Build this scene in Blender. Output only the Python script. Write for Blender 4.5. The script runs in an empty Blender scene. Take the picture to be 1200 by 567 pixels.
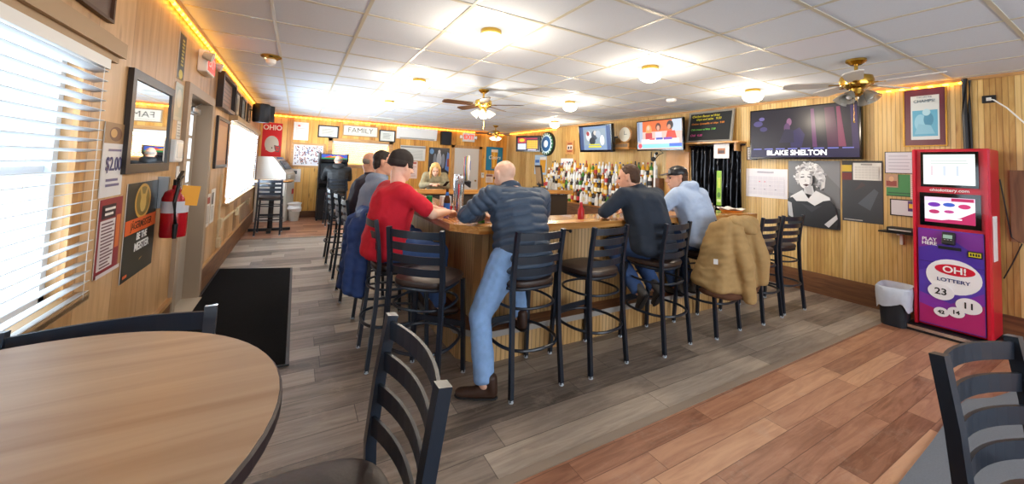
import bpy, bmesh, math, random
import numpy as np
from mathutils import Vector, Matrix, Euler, noise
random.seed(7)
PI = math.pi
C = bpy.context.scene.collection
SC = bpy.context.scene

# ------------------------------------------------------------------ camera
W, D, H, Y0 = 6.82, 10.95, 2.587, -3.0          # room: x 0..W, y Y0..D, z 0..H
cam = bpy.data.cameras.new('camera'); co = bpy.data.objects.new('camera', cam); C.objects.link(co)
cam.sensor_width = 36; cam.lens = 441.86 / 1200 * 36
cam.shift_y = -(283.5 - 172.73) / 1200
cam.clip_start = 0.02
yaw, pit, rol = 0.51411, 0.05106, 0.03933
fwd = Vector((math.sin(yaw) * math.cos(pit), math.cos(yaw) * math.cos(pit), math.sin(pit)))
rt = Vector((math.cos(yaw), -math.sin(yaw), 0)); up = rt.cross(fwd)
r2 = rt * math.cos(rol) + up * math.sin(rol); u2 = up * math.cos(rol) - rt * math.sin(rol)
co.matrix_world = Matrix(((r2.x, u2.x, -fwd.x, .8407), (r2.y, u2.y, -fwd.y, 0), (r2.z, u2.z, -fwd.z, 1.485), (0, 0, 0, 1)))
SC.camera = co

# ------------------------------------------------------------------ light
SC.view_settings.view_transform = 'Standard'; SC.view_settings.look = 'None'
SC.view_settings.gamma = 1; SC.view_settings.use_curve_mapping = False
SC.view_settings.exposure = 0.45
SC.cycles.max_bounces = 8; SC.cycles.diffuse_bounces = 5; SC.cycles.caustics_reflective = False; SC.cycles.caustics_refractive = False
SC.cycles.sample_clamp_indirect = 6
wd = bpy.data.worlds.new('world'); SC.world = wd; wd.use_nodes = True
bg = wd.node_tree.nodes['Background']; bg.inputs[0].default_value = (.86, .93, 1, 1); bg.inputs[1].default_value = 3.0
def area(name, loc, rot, sx, sy, power, col=(1, 1, 1)):
    l = bpy.data.lights.new(name, 'AREA'); l.shape = 'RECTANGLE'; l.size = sx; l.size_y = sy; l.energy = power; l.color = col
    o = bpy.data.objects.new(name, l); C.objects.link(o); o.location = loc; o.rotation_euler = rot; return o
COOL = (.86, .93, 1)
area('daylight_window_left', (-.3, 1.55, 1.4), (0, -PI/2, 0), 1.5, 2.2, 30, COOL)
area('daylight_window_left_far', (-.3, 8.05, 1.45), (0, -PI/2, 0), 1.3, 3.6, 560, COOL)
area('daylight_window_back', (2.3, D + .4, 1.7), (-PI/2, 0, 0), 1.6, .9, 130, (1, .95, .85))
area('daylight_front_windows', (3.4, Y0 - .25, 1.55), (PI/2, 0, 0), 5.4, 1.7, 88, COOL)

# ------------------------------------------------------------------ materials
def L(h):
    if isinstance(h, str):
        h = h.lstrip('#'); c = [int(h[i:i+2], 16) / 255 for i in (0, 2, 4)]
    else: c = [v / 255 for v in h]
    return tuple((v / 12.92 if v <= .04045 else ((v + .055) / 1.055) ** 2.4) for v in c) + (1,)
def nodemat(name):
    m = bpy.data.materials.new(name); m.use_nodes = True; nt = m.node_tree
    return m, nt, nt.nodes['Principled BSDF']
MC = {}
def mat(name, col, rough=.5, metal=0, emit=0, spec=.5, noise_amt=0, nscale=30, coat=0, alpha=1, trans=0, ior=1.45):
    if name in MC: return MC[name]
    m, nt, b = nodemat(name); c = L(col)
    b.inputs['Base Color'].default_value = c; b.inputs['Roughness'].default_value = rough; b.inputs['Metallic'].default_value = metal
    b.inputs['Specular IOR Level'].default_value = spec; b.inputs['IOR'].default_value = ior
    if coat: b.inputs['Coat Weight'].default_value = coat
    if trans: b.inputs['Transmission Weight'].default_value = trans
    if emit: b.inputs['Emission Color'].default_value = c; b.inputs['Emission Strength'].default_value = emit
    if noise_amt:
        tc = nt.nodes.new('ShaderNodeTexCoord'); n = nt.nodes.new('ShaderNodeTexNoise'); n.inputs['Scale'].default_value = nscale; n.inputs['Detail'].default_value = 5
        nt.links.new(tc.outputs['Object'], n.inputs['Vector'])
        mx = nt.nodes.new('ShaderNodeMix'); mx.data_type = 'RGBA'
        mx.inputs[6].default_value = tuple(v * (1 - noise_amt) for v in c[:3]) + (1,); mx.inputs[7].default_value = tuple(min(1, v * (1 + noise_amt)) for v in c[:3]) + (1,)
        nt.links.new(n.outputs['Fac'], mx.inputs[0]); nt.links.new(mx.outputs[2], b.inputs['Base Color'])
        bp = nt.nodes.new('ShaderNodeBump'); bp.inputs['Strength'].default_value = .15; bp.inputs['Distance'].default_value = .004
        nt.links.new(n.outputs['Fac'], bp.inputs['Height']); nt.links.new(bp.outputs[0], b.inputs['Normal'])
    MC[name] = m; return m
def mth(nt, op, a, b=None):
    n = nt.nodes.new('ShaderNodeMath'); n.operation = op
    for i, v in enumerate((a, b)):
        if v is None: continue
        if isinstance(v, (int, float)): n.inputs[i].default_value = v
        else: nt.links.new(v, n.inputs[i])
    return n.outputs[0]
def ramp(nt, fac, stops):
    r = nt.nodes.new('ShaderNodeValToRGB'); e = r.color_ramp.elements
    while len(e) < len(stops): e.new(.5)
    for k, (p, c) in enumerate(stops): e[k].position = p; e[k].color = c
    nt.links.new(fac, r.inputs[0]); return r.outputs[0]
def mixc(nt, f, a, b, mode='MIX'):
    m = nt.nodes.new('ShaderNodeMix'); m.data_type = 'RGBA'; m.blend_type = mode
    for i, v in ((0, f), (6, a), (7, b)):
        if isinstance(v, (int, float)): m.inputs[i].default_value = v
        elif isinstance(v, tuple): m.inputs[i].default_value = v
        else: nt.links.new(v, m.inputs[i])
    return m.outputs[2]
def comb(nt, x, y, z):
    n = nt.nodes.new('ShaderNodeCombineXYZ')
    for i, v in enumerate((x, y, z)):
        if isinstance(v, (int, float)): n.inputs[i].default_value = v
        else: nt.links.new(v, n.inputs[i])
    return n.outputs[0]
def planks(name, light, mid, dark, axis, width, groove=.05, rough=.4, knots=True, beads=0, stretch=(9, .7), along='z', spread=.35):
    """vertical board panelling: boards repeat along axis, grain runs along `along` (object coordinates = world for the walls)"""
    m, nt, b = nodemat(name); tc = nt.nodes.new('ShaderNodeTexCoord'); sp = nt.nodes.new('ShaderNodeSeparateXYZ'); nt.links.new(tc.outputs['Object'], sp.inputs[0])
    ax = {'x': 0, 'y': 1, 'z': 2}
    s = sp.outputs[ax[axis]] if axis != 'xy' else mth(nt, 'ADD', sp.outputs[0], sp.outputs[1])
    g = sp.outputs[ax[along]]
    q = mth(nt, 'DIVIDE', s, width); idx = mth(nt, 'FLOOR', q); fr = mth(nt, 'FRACT', q)
    wn = nt.nodes.new('ShaderNodeTexWhiteNoise'); wn.noise_dimensions = '1D'; nt.links.new(idx, wn.inputs['W'])
    off = mth(nt, 'MULTIPLY', wn.outputs['Value'], 37.0)
    v = comb(nt, mth(nt, 'MULTIPLY', s, stretch[0]), mth(nt, 'ADD', mth(nt, 'MULTIPLY', g, stretch[1]), off), off)
    n = nt.nodes.new('ShaderNodeTexNoise'); n.inputs['Scale'].default_value = 2.2; n.inputs['Detail'].default_value = 7; n.inputs['Roughness'].default_value = .6; n.inputs['Distortion'].default_value = .8
    nt.links.new(v, n.inputs['Vector'])
    f = mth(nt, 'ADD', mth(nt, 'MULTIPLY', n.outputs['Fac'], 1 - spread), mth(nt, 'MULTIPLY', wn.outputs['Value'], spread))
    col = ramp(nt, f, [(.28, L(dark)), (.48, L(mid)), (.7, L(light))])
    if knots:
        kv = comb(nt, mth(nt, 'MULTIPLY', s, 5.5), mth(nt, 'ADD', mth(nt, 'MULTIPLY', g, 1.6), off), 0.0)
        vo = nt.nodes.new('ShaderNodeTexVoronoi'); vo.inputs['Scale'].default_value = 1; nt.links.new(kv, vo.inputs['Vector'])
        kd = ramp(nt, vo.outputs['Distance'], [(.02, (.0, .0, .0, 1)), (.13, (1, 1, 1, 1))])
        col = mixc(nt, mth(nt, 'MULTIPLY', mth(nt, 'SUBTRACT', 1.0, kd), .75), col, L('7a4318'))
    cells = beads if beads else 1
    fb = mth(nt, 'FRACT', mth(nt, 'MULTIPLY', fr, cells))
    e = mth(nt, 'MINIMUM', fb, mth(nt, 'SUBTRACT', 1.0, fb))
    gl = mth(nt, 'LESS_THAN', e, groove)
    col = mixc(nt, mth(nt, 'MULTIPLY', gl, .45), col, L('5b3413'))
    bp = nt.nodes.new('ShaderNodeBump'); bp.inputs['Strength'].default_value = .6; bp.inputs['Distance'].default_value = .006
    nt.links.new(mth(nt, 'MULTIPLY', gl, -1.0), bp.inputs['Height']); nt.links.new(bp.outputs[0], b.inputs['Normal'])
    nt.links.new(col, b.inputs['Base Color']); b.inputs['Roughness'].default_value = rough
    MC[name] = m; return m
def wood(name, light, dark, ax='x', rough=.35, sc=1.0, coat=0):
    m, nt, b = nodemat(name); tc = nt.nodes.new('ShaderNodeTexCoord'); mp = nt.nodes.new('ShaderNodeMapping')
    s = {'x': (1.2, 14, 14), 'y': (14, 1.2, 14), 'z': (14, 14, 1.2)}[ax]; mp.inputs['Scale'].default_value = tuple(v * sc for v in s)
    nt.links.new(tc.outputs['Object'], mp.inputs[0]); n = nt.nodes.new('ShaderNodeTexNoise'); n.inputs['Scale'].default_value = 2; n.inputs['Detail'].default_value = 7; n.inputs['Distortion'].default_value = 1.0
    nt.links.new(mp.outputs[0], n.inputs['Vector'])
    nt.links.new(ramp(nt, n.outputs['Fac'], [(.3, L(dark)), (.68, L(light))]), b.inputs['Base Color']); b.inputs['Roughness'].default_value = rough
    if coat: b.inputs['Coat Weight'].default_value = coat
    MC[name] = m; return m
def floor_mat(name, cols, pw, ph, rough, mortar, scuff):
    m, nt, b = nodemat(name); tc = nt.nodes.new('ShaderNodeTexCoord'); sp = nt.nodes.new('ShaderNodeSeparateXYZ'); nt.links.new(tc.outputs['Object'], sp.inputs[0])
    x, y = sp.outputs[0], sp.outputs[1]
    row = mth(nt, 'FLOOR', mth(nt, 'DIVIDE', y, ph)); w1 = nt.nodes.new('ShaderNodeTexWhiteNoise'); w1.noise_dimensions = '1D'; nt.links.new(row, w1.inputs['W'])
    xs = mth(nt, 'ADD', mth(nt, 'DIVIDE', x, pw), mth(nt, 'MULTIPLY', w1.outputs['Value'], 5.0)); ci = mth(nt, 'FLOOR', xs)
    w2 = nt.nodes.new('ShaderNodeTexWhiteNoise'); w2.noise_dimensions = '2D'; nt.links.new(comb(nt, ci, row, 0.0), w2.inputs['Vector'])
    off = mth(nt, 'MULTIPLY', w2.outputs['Value'], 50.0)
    n = nt.nodes.new('ShaderNodeTexNoise'); n.inputs['Scale'].default_value = 1.6; n.inputs['Detail'].default_value = 8; n.inputs['Roughness'].default_value = .62; n.inputs['Distortion'].default_value = 1.2
    nt.links.new(comb(nt, mth(nt, 'ADD', mth(nt, 'MULTIPLY', x, 1.3), off), mth(nt, 'MULTIPLY', y, 13.0), off), n.inputs['Vector'])
    f = mth(nt, 'ADD', mth(nt, 'MULTIPLY', n.outputs['Fac'], .62), mth(nt, 'MULTIPLY', w2.outputs['Value'], .38))
    col = ramp(nt, f, [(.25, L(cols[0])), (.45, L(cols[1])), (.72, L(cols[2]))])
    fy = mth(nt, 'FRACT', mth(nt, 'DIVIDE', y, ph)); fx = mth(nt, 'FRACT', xs)
    ey = mth(nt, 'MULTIPLY', mth(nt, 'MINIMUM', fy, mth(nt, 'SUBTRACT', 1.0, fy)), ph); ex = mth(nt, 'MULTIPLY', mth(nt, 'MINIMUM', fx, mth(nt, 'SUBTRACT', 1.0, fx)), pw)
    gl = mth(nt, 'LESS_THAN', mth(nt, 'MINIMUM', ex, ey), .0022)
    col = mixc(nt, mth(nt, 'MULTIPLY', gl, .7), col, L(mortar))
    ns = nt.nodes.new('ShaderNodeTexNoise'); ns.inputs['Scale'].default_value = 5.0; ns.inputs['Detail'].default_value = 12; ns.inputs['Roughness'].default_value = .82
    nt.links.new(tc.outputs['Object'], ns.inputs['Vector'])
    sc = ramp(nt, ns.outputs['Fac'], [(.53, (0, 0, 0, 1)), (.68, (1, 1, 1, 1))])
    col = mixc(nt, mth(nt, 'MULTIPLY', sc, scuff), col, L('b9ab9b'))
    nt.links.new(col, b.inputs['Base Color'])
    rr = mth(nt, 'ADD', rough, mth(nt, 'MULTIPLY', ns.outputs['Fac'], .25)); nt.links.new(rr, b.inputs['Roughness'])
    bp = nt.nodes.new('ShaderNodeBump'); bp.inputs['Strength'].default_value = .25; bp.inputs['Distance'].default_value = .002
    nt.links.new(mth(nt, 'SUBTRACT', n.outputs['Fac'], gl), bp.inputs['Height']); nt.links.new(bp.outputs[0], b.inputs['Normal'])
    MC[name] = m; return m
# printed pictures and screens: colours live in a face attribute
def print_mat(name, emit=0, rough=.35):
    m, nt, b = nodemat(name); a = nt.nodes.new('ShaderNodeAttribute'); a.attribute_name = 'ink'
    b.inputs['Roughness'].default_value = rough
    if emit:
        nt.links.new(a.outputs['Color'], b.inputs['Emission Color']); b.inputs['Emission Strength'].default_value = emit; b.inputs['Base Color'].default_value = (.01, .01, .01, 1); b.inputs['Specular IOR Level'].default_value = .25
    else: nt.links.new(a.outputs['Color'], b.inputs['Base Color'])
    MC[name] = m; return m
PRINT = print_mat('printed_paper', 0, .45); GLOSSP = print_mat('glossy_print', 0, .28); SCREEN = print_mat('lit_screen', 1.0, .3)

# ------------------------------------------------------------------ mesh helpers
class MB:
    def __init__(s): s.bm = bmesh.new()
    def _x(s, vs, M): bmesh.ops.transform(s.bm, matrix=M, verts=vs)
    def box(s, c, d, rz=0, bev=0, rot=None):
        r = bmesh.ops.create_cube(s.bm, size=1); vs = r['verts']
        bmesh.ops.scale(s.bm, vec=d, verts=vs)
        if bev:
            es = list({e for v in vs for e in v.link_edges})
            r = bmesh.ops.bevel(s.bm, geom=es, offset=min(bev, min(d) * .45), segments=2, affect='EDGES', profile=.5); vs = list({v for f in r['faces'] for v in f.verts} | {v for v in vs if v.is_valid})
        M = Matrix.Translation(c) @ (rot.to_matrix().to_4x4() if rot is not None else Matrix.Rotation(rz, 4, 'Z'))
        s._x(vs, M); return s
    def bx(s, x0, x1, y0, y1, z0, z1, bev=0): return s.box(((x0+x1)/2, (y0+y1)/2, (z0+z1)/2), (abs(x1-x0), abs(y1-y0), abs(z1-z0)), 0, bev)
    def cyl(s, p0, p1, r0, r1=None, n=12):
        p0, p1 = Vector(p0), Vector(p1); r1 = r0 if r1 is None else r1; d = p1 - p0
        r = bmesh.ops.create_cone(s.bm, cap_ends=True, segments=n, radius1=r0, radius2=r1, depth=d.length)
        s._x(r['verts'], Matrix.Translation((p0 + p1) / 2) @ d.to_track_quat('Z', 'Y').to_matrix().to_4x4()); return s
    def ball(s, c, r, seg=12):
        q = bmesh.ops.create_uvsphere(s.bm, u_segments=seg, v_segments=max(6, seg * 2 // 3), radius=1)
        rr = (r, r, r) if isinstance(r, (int, float)) else r
        s._x(q['verts'], Matrix.Translation(c) @ Matrix.Diagonal((*rr, 1))); return s
    def sweep(s, pts, prof, closed=False, upv=Vector((0, 0, 1))):
        """sweep a closed 2-D profile [(a,b)] along points; a = sideways, b = along upv"""
        P = [Vector(p) for p in pts]; n = len(P); rings = []
        for i in range(n):
            if closed: t = (P[(i+1) % n] - P[i-1])
            else: t = P[min(i+1, n-1)] - P[max(i-1, 0)]
            t.normalize(); sd = t.cross(upv)
            if sd.length < 1e-4: sd = t.cross(Vector((0, 1, 0)))
            sd.normalize(); w = sd.cross(t).normalized()
            rings.append([s.bm.verts.new(P[i] + sd * a + w * b) for a, b in prof])
        k = len(prof)
        for i in range(n if closed else n - 1):
            A, B = rings[i], rings[(i+1) % n]
            for j in range(k): s.bm.faces.new((A[j], A[(j+1) % k], B[(j+1) % k], B[j]))
        if not closed:
            s.bm.faces.new(rings[0][::-1]); s.bm.faces.new(rings[-1])
        return s
    def tube(s, pts, r, closed=False, n=8):
        return s.sweep(pts, [(r * math.cos(2*PI*k/n), r * math.sin(2*PI*k/n)) for k in range(n)], closed)
    def lathe(s, prof, c=(0, 0, 0), n=16, sx=1, sy=1):
        rings = []
        for r, z in prof:
            rings.append([s.bm.verts.new((c[0] + sx*r*math.cos(2*PI*k/n), c[1] + sy*r*math.sin(2*PI*k/n), c[2] + z)) for k in range(n)] if r > 1e-6 else [s.bm.verts.new((c[0], c[1], c[2] + z))])
        for A, B in zip(rings, rings[1:]):
            for k in range(n):
                a0, a1 = A[k % len(A)], A[(k+1) % len(A)]; b0, b1 = B[k % len(B)], B[(k+1) % len(B)]
                f = [a0]
                for v in (a1, b1, b0):
                    if v not in f: f.append(v)
                if len(f) > 2: s.bm.faces.new(f)
        for R_, rev in ((rings[0], True), (rings[-1], False)):
            if len(R_) > 2: s.bm.faces.new(R_[::-1] if rev else R_)
        return s
    def prism(s, poly, z0, z1):
        A = [s.bm.verts.new((x, y, z0)) for x, y in poly]; B = [s.bm.verts.new((x, y, z1)) for x, y in poly]; n = len(poly)
        s.bm.faces.new(A[::-1]); s.bm.faces.new(B)
        for i in range(n): s.bm.faces.new((A[i], A[(i+1) % n], B[(i+1) % n], B[i]))
        return s
    def build(s, name, m, parent=None, smooth=False, loc=None, rz=None):
        bmesh.ops.recalc_face_normals(s.bm, faces=s.bm.faces[:])
        me = bpy.data.meshes.new(name); s.bm.to_mesh(me); s.bm.free(); me.materials.append(m if not isinstance(m, str) else MC[m])
        if smooth:
            me.polygons.foreach_set('use_smooth', [True] * len(me.polygons))
            try: me.set_sharp_from_angle(angle=math.radians(40))
            except Exception: pass
        o = bpy.data.objects.new(name, me); C.objects.link(o)
        if parent: o.parent = parent
        if loc is not None: o.location = loc
        if rz is not None: o.rotation_euler = (0, 0, rz)
        return o
def thing(name, label, cat, loc=(0, 0, 0), rz=0, group=None):
    o = bpy.data.objects.new(name, None); C.objects.link(o); o.location = loc; o.rotation_euler = (0, 0, rz); o.empty_display_size = .1
    return tag(o, label, cat, group)
def tag(o, label, cat, group=None):
    o['label'] = label; o['category'] = cat
    if group: o['group'] = group
    return o
def struct(o): o['kind'] = 'structure'; return o
def kids(o): return [c for c in C.objects if c.parent == o]
TREE = {}
def copy_tree(o, loc=None, rz=None, label=None, parent=None):
    c = o.copy(); C.objects.link(c)
    if parent: c.parent = parent
    if loc is not None: c.location = loc
    if rz is not None: c.rotation_euler = (0, 0, rz)
    if label: c['label'] = label
    for ch in o.children: copy_tree(ch, parent=c)
    return c
RX, RB, RL = -PI/2, 0.0, PI/2       # wall facings: right wall, back wall, left wall (local -y points into the room, local x to the viewer's right)
def on_wall(name, label, cat, wall, s, z, gap=.0, group=None):
    loc = {'R': (W - gap, s, z), 'B': (s, D - gap, z), 'L': (gap, s, z)}[wall]
    return thing(name, label, cat, loc, {'R': RX, 'B': RB, 'L': RL}[wall], group)
def art(name, shapes, parent, w, h, y=-.002, m=None, x0=None, z0=0, step=.0004):
    """flat picture: polygons in 0..1 picture coordinates (u right, v up), later ones on top; one mesh, colours in a face attribute"""
    bm = bmesh.new(); lay = bm.loops.layers.float_color.new('ink'); x0 = -w/2 if x0 is None else x0
    for k, (pts, col) in enumerate(shapes):
        f = bm.faces.new([bm.verts.new((x0 + u*w, y - k*step, z0 + v*h)) for u, v in pts]); c = L(col)
        f.normal_update()
        if f.normal.y > 0: f.normal_flip()
        for l in f.loops: l[lay] = c
    bmesh.ops.triangulate(bm, faces=[f for f in bm.faces if len(f.verts) > 4])
    me = bpy.data.meshes.new(name); bm.to_mesh(me); bm.free(); me.materials.append(m or PRINT)
    o = bpy.data.objects.new(name, me); C.objects.link(o); o.parent = parent; return o
def rc(a, b, c, d): return [(a, b), (c, b), (c, d), (a, d)]
def el(cx, cy, rx, ry, n=20, a0=0, a1=360): return [(cx + rx*math.cos(math.radians(a0 + (a1-a0)*k/(n if a1-a0 == 360 else n-1))), cy + ry*math.sin(math.radians(a0 + (a1-a0)*k/(n if a1-a0 == 360 else n-1)))) for k in range(n)]
def text(body, size, m, parent, loc, rot=(PI/2, 0, 0), align='CENTER', sx=1.0, shear=0, name='lettering', extrude=.0006, bold=0):
    c = bpy.data.curves.new('t', 'FONT'); c.body = body; c.size = size; c.align_x = align; c.align_y = 'CENTER'; c.extrude = extrude; c.shear = shear; c.offset = bold
    t = bpy.data.objects.new('t', c); C.objects.link(t); bpy.context.view_layer.update()
    me = bpy.data.meshes.new_from_object(t.evaluated_get(bpy.context.evaluated_depsgraph_get())); bpy.data.objects.remove(t); bpy.data.curves.remove(c)
    me.materials.clear(); me.materials.append(m); o = bpy.data.objects.new(name, me); C.objects.link(o); o.parent = parent
    o.location = loc; o.rotation_euler = rot; o.scale = (sx, 1, 1); return o
def lines(n, x0, x1, v0, v1, col, rnd=.3, t=.35):
    """printed rows of small writing as thin bars"""
    out = []
    for k in range(n):
        v = v1 - (k + .5) * (v1 - v0) / n; hh = (v1 - v0) / n * t / 2
        out.append((rc(x0, v - hh, x1 - random.random() * rnd * (x1 - x0), v + hh), col))
    return out
def frame(parent, w, h, fw, dep, m, name='frame', z0=0):
    b = MB()
    b.bx(-w/2, w/2, -dep, 0, z0, z0 + fw).bx(-w/2, w/2, -dep, 0, z0 + h - fw, z0 + h).bx(-w/2, -w/2 + fw, -dep, 0, z0 + fw, z0 + h - fw).bx(w/2 - fw, w/2, -dep, 0, z0 + fw, z0 + h - fw)
    return b.build(name, m, parent)
def sheet(name, label, cat, wall, s0, s1, z0, z1, shapes, m=None, gap=.006, group=None, thick=.003, pm=None):
    """a sheet of paper / poster pinned to a wall; s0 = viewer's left edge"""
    w = abs(s1 - s0); h = z1 - z0; t = on_wall(name, label, cat, wall, (s0 + s1)/2, z0, gap, group)
    MB().bx(-w/2, w/2, 0, thick, 0, h).build('backing', pm or MC['paper'], t)
    art('print', shapes, t, w, h, -.0006, m); return t, w, h
def framed(name, label, cat, wall, s0, s1, z0, z1, fw, fm, shapes, dep=.025, m=None, group=None):
    w = abs(s1 - s0); h = z1 - z0; t = on_wall(name, label, cat, wall, (s0 + s1)/2, z0, .002, group)
    frame(t, w, h, fw, dep, fm); art('print', shapes, t, w - 2*fw, h - 2*fw, -.012, m, z0=fw); MB().bx(-w/2 + fw, w/2 - fw, -.010, 0, fw, h - fw).build('backing', MC['paper'], t); return t, w, h

mat('paper', 'e6e4de', .6); mat('black', '15161a', .45); mat('black_metal', '16202d', .34, .0, spec=.5, coat=.15); mat('white', 'e9e9e6', .4); mat('chrome', 'd0d2d4', .15, 1); mat('brass', 'c9a14a', .22, 1)
mat('steel', '9ea2a6', .3, 1); mat('dark_frame', '2a211c', .35); mat('vinyl', '33251f', .42, noise_amt=.12, nscale=60); mat('gold', 'b48a3c', .35, .8); mat('glass_black', '08090c', .06, spec=.6)
mat('grey_plastic', 'b9bab4', .45); mat('ink_black', '141414', .6); mat('ink_white', 'f2f2f0', .6); mat('red_plastic', 'c5122e', .3, coat=.2); mat('white_glow', 'fff4e0', .5, emit=1.0); mat('grey_trim', '8d8a86', .45)
mat('dark_brown', '4a3020', .5); mat('tan_trim', 'a98a64', .5); mat('black_gloss', '0c0d11', .12); mat('glide', 'b9c3cc', .5); mat('clear_glass', 'eef2f2', .05, trans=.85)
wood('pine_trim_x', 'd0a062', 'a87440', 'x'); wood('pine_trim_y', 'c79a62', '9c7142', 'y'); wood('pine_trim_z', 'd0a062', 'a87440', 'z')
wood('base_x', '7d5433', '573521', 'x', .5); wood('base_y', '7d5433', '573521', 'y', .5)
wood('rail_wood_x', 'd9a460', 'ad6d30', 'x', .22, coat=.3); wood('rail_wood_y', 'd2975a', '9d5d2a', 'y', .22, coat=.3); wood('table_laminate', 'bfa688', 'a5886b', 'x', .32, .55)
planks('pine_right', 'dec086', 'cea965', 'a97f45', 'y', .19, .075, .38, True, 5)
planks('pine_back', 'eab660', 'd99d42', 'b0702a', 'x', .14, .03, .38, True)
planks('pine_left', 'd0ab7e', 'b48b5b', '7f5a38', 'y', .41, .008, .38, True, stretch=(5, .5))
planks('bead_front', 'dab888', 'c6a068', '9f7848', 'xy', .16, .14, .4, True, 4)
floor_mat('floor_dark', ('524a42', '887c71', 'b3a798'), 1.22, .18, .3, '2c2521', .42)
floor_mat('floor_orange', ('75472f', 'a27157', 'c89a78'), 1.0, .13, .3, '5a3018', .26)

# ------------------------------------------------------------------ room shell
T = .12
def wallbox(name, m, boxes):
    b = MB()
    for q in boxes: b.bx(*q)
    return struct(b.build(name, m))
struct(MB().bx(-.1, W + .1, 1.6, 8.2, -.06, 0).build('floor', 'floor_dark'))
struct(MB().bx(-.1, W + .1, Y0 - .1, 1.6, -.06, 0).build('floor_2', 'floor_orange'))
struct(MB().bx(-.1, W + .1, 8.2, D + .1, -.06, 0).build('floor_3', 'floor_orange'))
m = mat('ceiling_tile', 'd3dae2', .85, noise_amt=.05, nscale=90)
struct(MB().bx(-.15, W + .15, Y0 - .15, D + .15, H, H + .08).build('ceiling', m))
b = MB(); k = 0
while .61 * k < W:
    b.bx(.61*k - .012, .61*k + .012, Y0, D, H - .004, H + .01) if k else None; k += 1
yy = .535 - .61 * 6
while yy < D:
    if yy > Y0: b.bx(0, W, yy - .012, yy + .012, H - .0045, H + .01)
    yy += .61
struct(b.build('trim_1', mat('tbar', 'c3bda9', .45)))
struct(MB().bx(4.285, 4.865, 1.16, 1.74, H - .002, H + .01).build('trim_2', mat('new_tile', 'd9dbe4', .85)))
struct(b_ := MB().bx(-.0, .035, Y0, D, H - .04, H - .0).build('trim_3', 'pine_trim_y'))
struct(MB().bx(0, W, D - .03, D, H - .035, H).build('trim_4', 'pine_trim_x'))
struct(MB().bx(W - .03, W, Y0, D, H - .03, H).build('trim_5', 'pine_trim_y'))
# left wall with two windows and a door
W1, W2, DR = (.75, 2.3, .86, 1.93), (6.35, 9.75, .85, 1.98), (4.1, 5.0, 0, 2.0)
bl = [(-T, 0, Y0, .75, 0, H), (-T, 0, .75, 2.3, 0, .86), (-T, 0, .75, 2.3, 1.93, H), (-T, 0, 2.3, 4.05, 0, H), (-T, 0, 4.05, 5.05, 2.05, H), (-T, 0, 5.05, 6.35, 0, H),
      (-T, 0, 6.35, 9.75, 0, .85), (-T, 0, 6.35, 9.75, 1.98, H), (-T, 0, 9.75, D + T, 0, H)]
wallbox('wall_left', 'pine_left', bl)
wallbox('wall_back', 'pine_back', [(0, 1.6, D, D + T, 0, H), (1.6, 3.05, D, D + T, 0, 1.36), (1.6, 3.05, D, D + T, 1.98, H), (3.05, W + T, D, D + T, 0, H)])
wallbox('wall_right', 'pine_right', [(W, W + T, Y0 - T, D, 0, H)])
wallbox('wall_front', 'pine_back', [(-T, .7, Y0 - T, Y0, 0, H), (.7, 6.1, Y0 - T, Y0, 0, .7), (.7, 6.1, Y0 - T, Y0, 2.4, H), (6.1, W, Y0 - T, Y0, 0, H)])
struct(MB().bx(W - .025, W, Y0, 8.5, 0, .26).build('baseboard_right', 'base_y'))
struct(MB().bx(0, W, D - .022, D, 0, .16).build('baseboard_back', 'base_x'))
b = MB().bx(0, .02, Y0, 4.02, 0, .3).bx(0, .02, 5.1, D, 0, .27); struct(b.build('baseboard_left', 'base_y'))
b = MB().bx(0, .03, Y0, 4.02, .3, .33).bx(0, .03, 5.1, D, .27, .29); struct(b.build('trim_6', 'pine_trim_y'))
struct(MB().bx(0, W, 1.575, 1.625, 0, .006).build('trim_7', mat('seam', '8f8173', .5)))
struct(MB().bx(0, W, 8.18, 8.22, 0, .006).build('trim_8', 'seam'))
# windows: casing, sash, glass
def clear_pane(name, tint='f4f8fa', refl=.06):
    m, nt, b = nodemat(name); t = nt.nodes.new('ShaderNodeBsdfTransparent'); t.inputs[0].default_value = L(tint); g = nt.nodes.new('ShaderNodeBsdfGlossy'); g.inputs['Roughness'].default_value = .02
    mx = nt.nodes.new('ShaderNodeMixShader'); mx.inputs[0].default_value = refl; nt.links.new(t.outputs[0], mx.inputs[1]); nt.links.new(g.outputs[0], mx.inputs[2]); nt.links.new(mx.outputs[0], nt.nodes['Material Output'].inputs['Surface']); MC[name] = m; return m
clear_pane('window_glass')
def window(n, y0, y1, z0, z1, mull):
    w = MB(); 
    for a, c in ((y0, y0 + .04), (y1 - .04, y1)): w.bx(-.1, -.03, a, c, z0, z1)
    w.bx(-.1, -.03, y0, y1, z0, z0 + .04).bx(-.1, -.03, y0, y1, z1 - .04, z1).bx(-.095, -.05, y0, y1, (z0 + z1)/2 - .02, (z0 + z1)/2 + .02)
    for a in mull: w.bx(-.095, -.035, a - .03, a + .03, z0, z1)
    o = struct(w.build('window_%d' % n, mat('sash_white', 'cfd6dd', .4)))
    MB().bx(-.075, -.07, y0 + .03, y1 - .03, z0 + .03, z1 - .03).build('pane', 'window_glass', o)
    c = MB().bx(-.0, .022, y0 - .08, y0, z0 - .02, z1 + .02).bx(0, .022, y1, y1 + .08, z0 - .02, z1 + .02)
    c.build('casing', 'pine_trim_z', o)
    MB().bx(-.1, .07, y0 - .1, y1 + .1, z0 - .035, z0).build('sill', 'tan_trim', o)
    return o
w1 = window(1, *W1, (1.52,)); w2 = window(2, *W2, (8.05,))
MB().bx(0, .09, .6, 2.5, 1.93, 2.0).bx(0, .07, .6, 2.48, 1.90, 1.93).bx(0, .05, .6, 2.47, 2.0, 2.03).build('header', 'tan_trim', w1)
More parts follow.
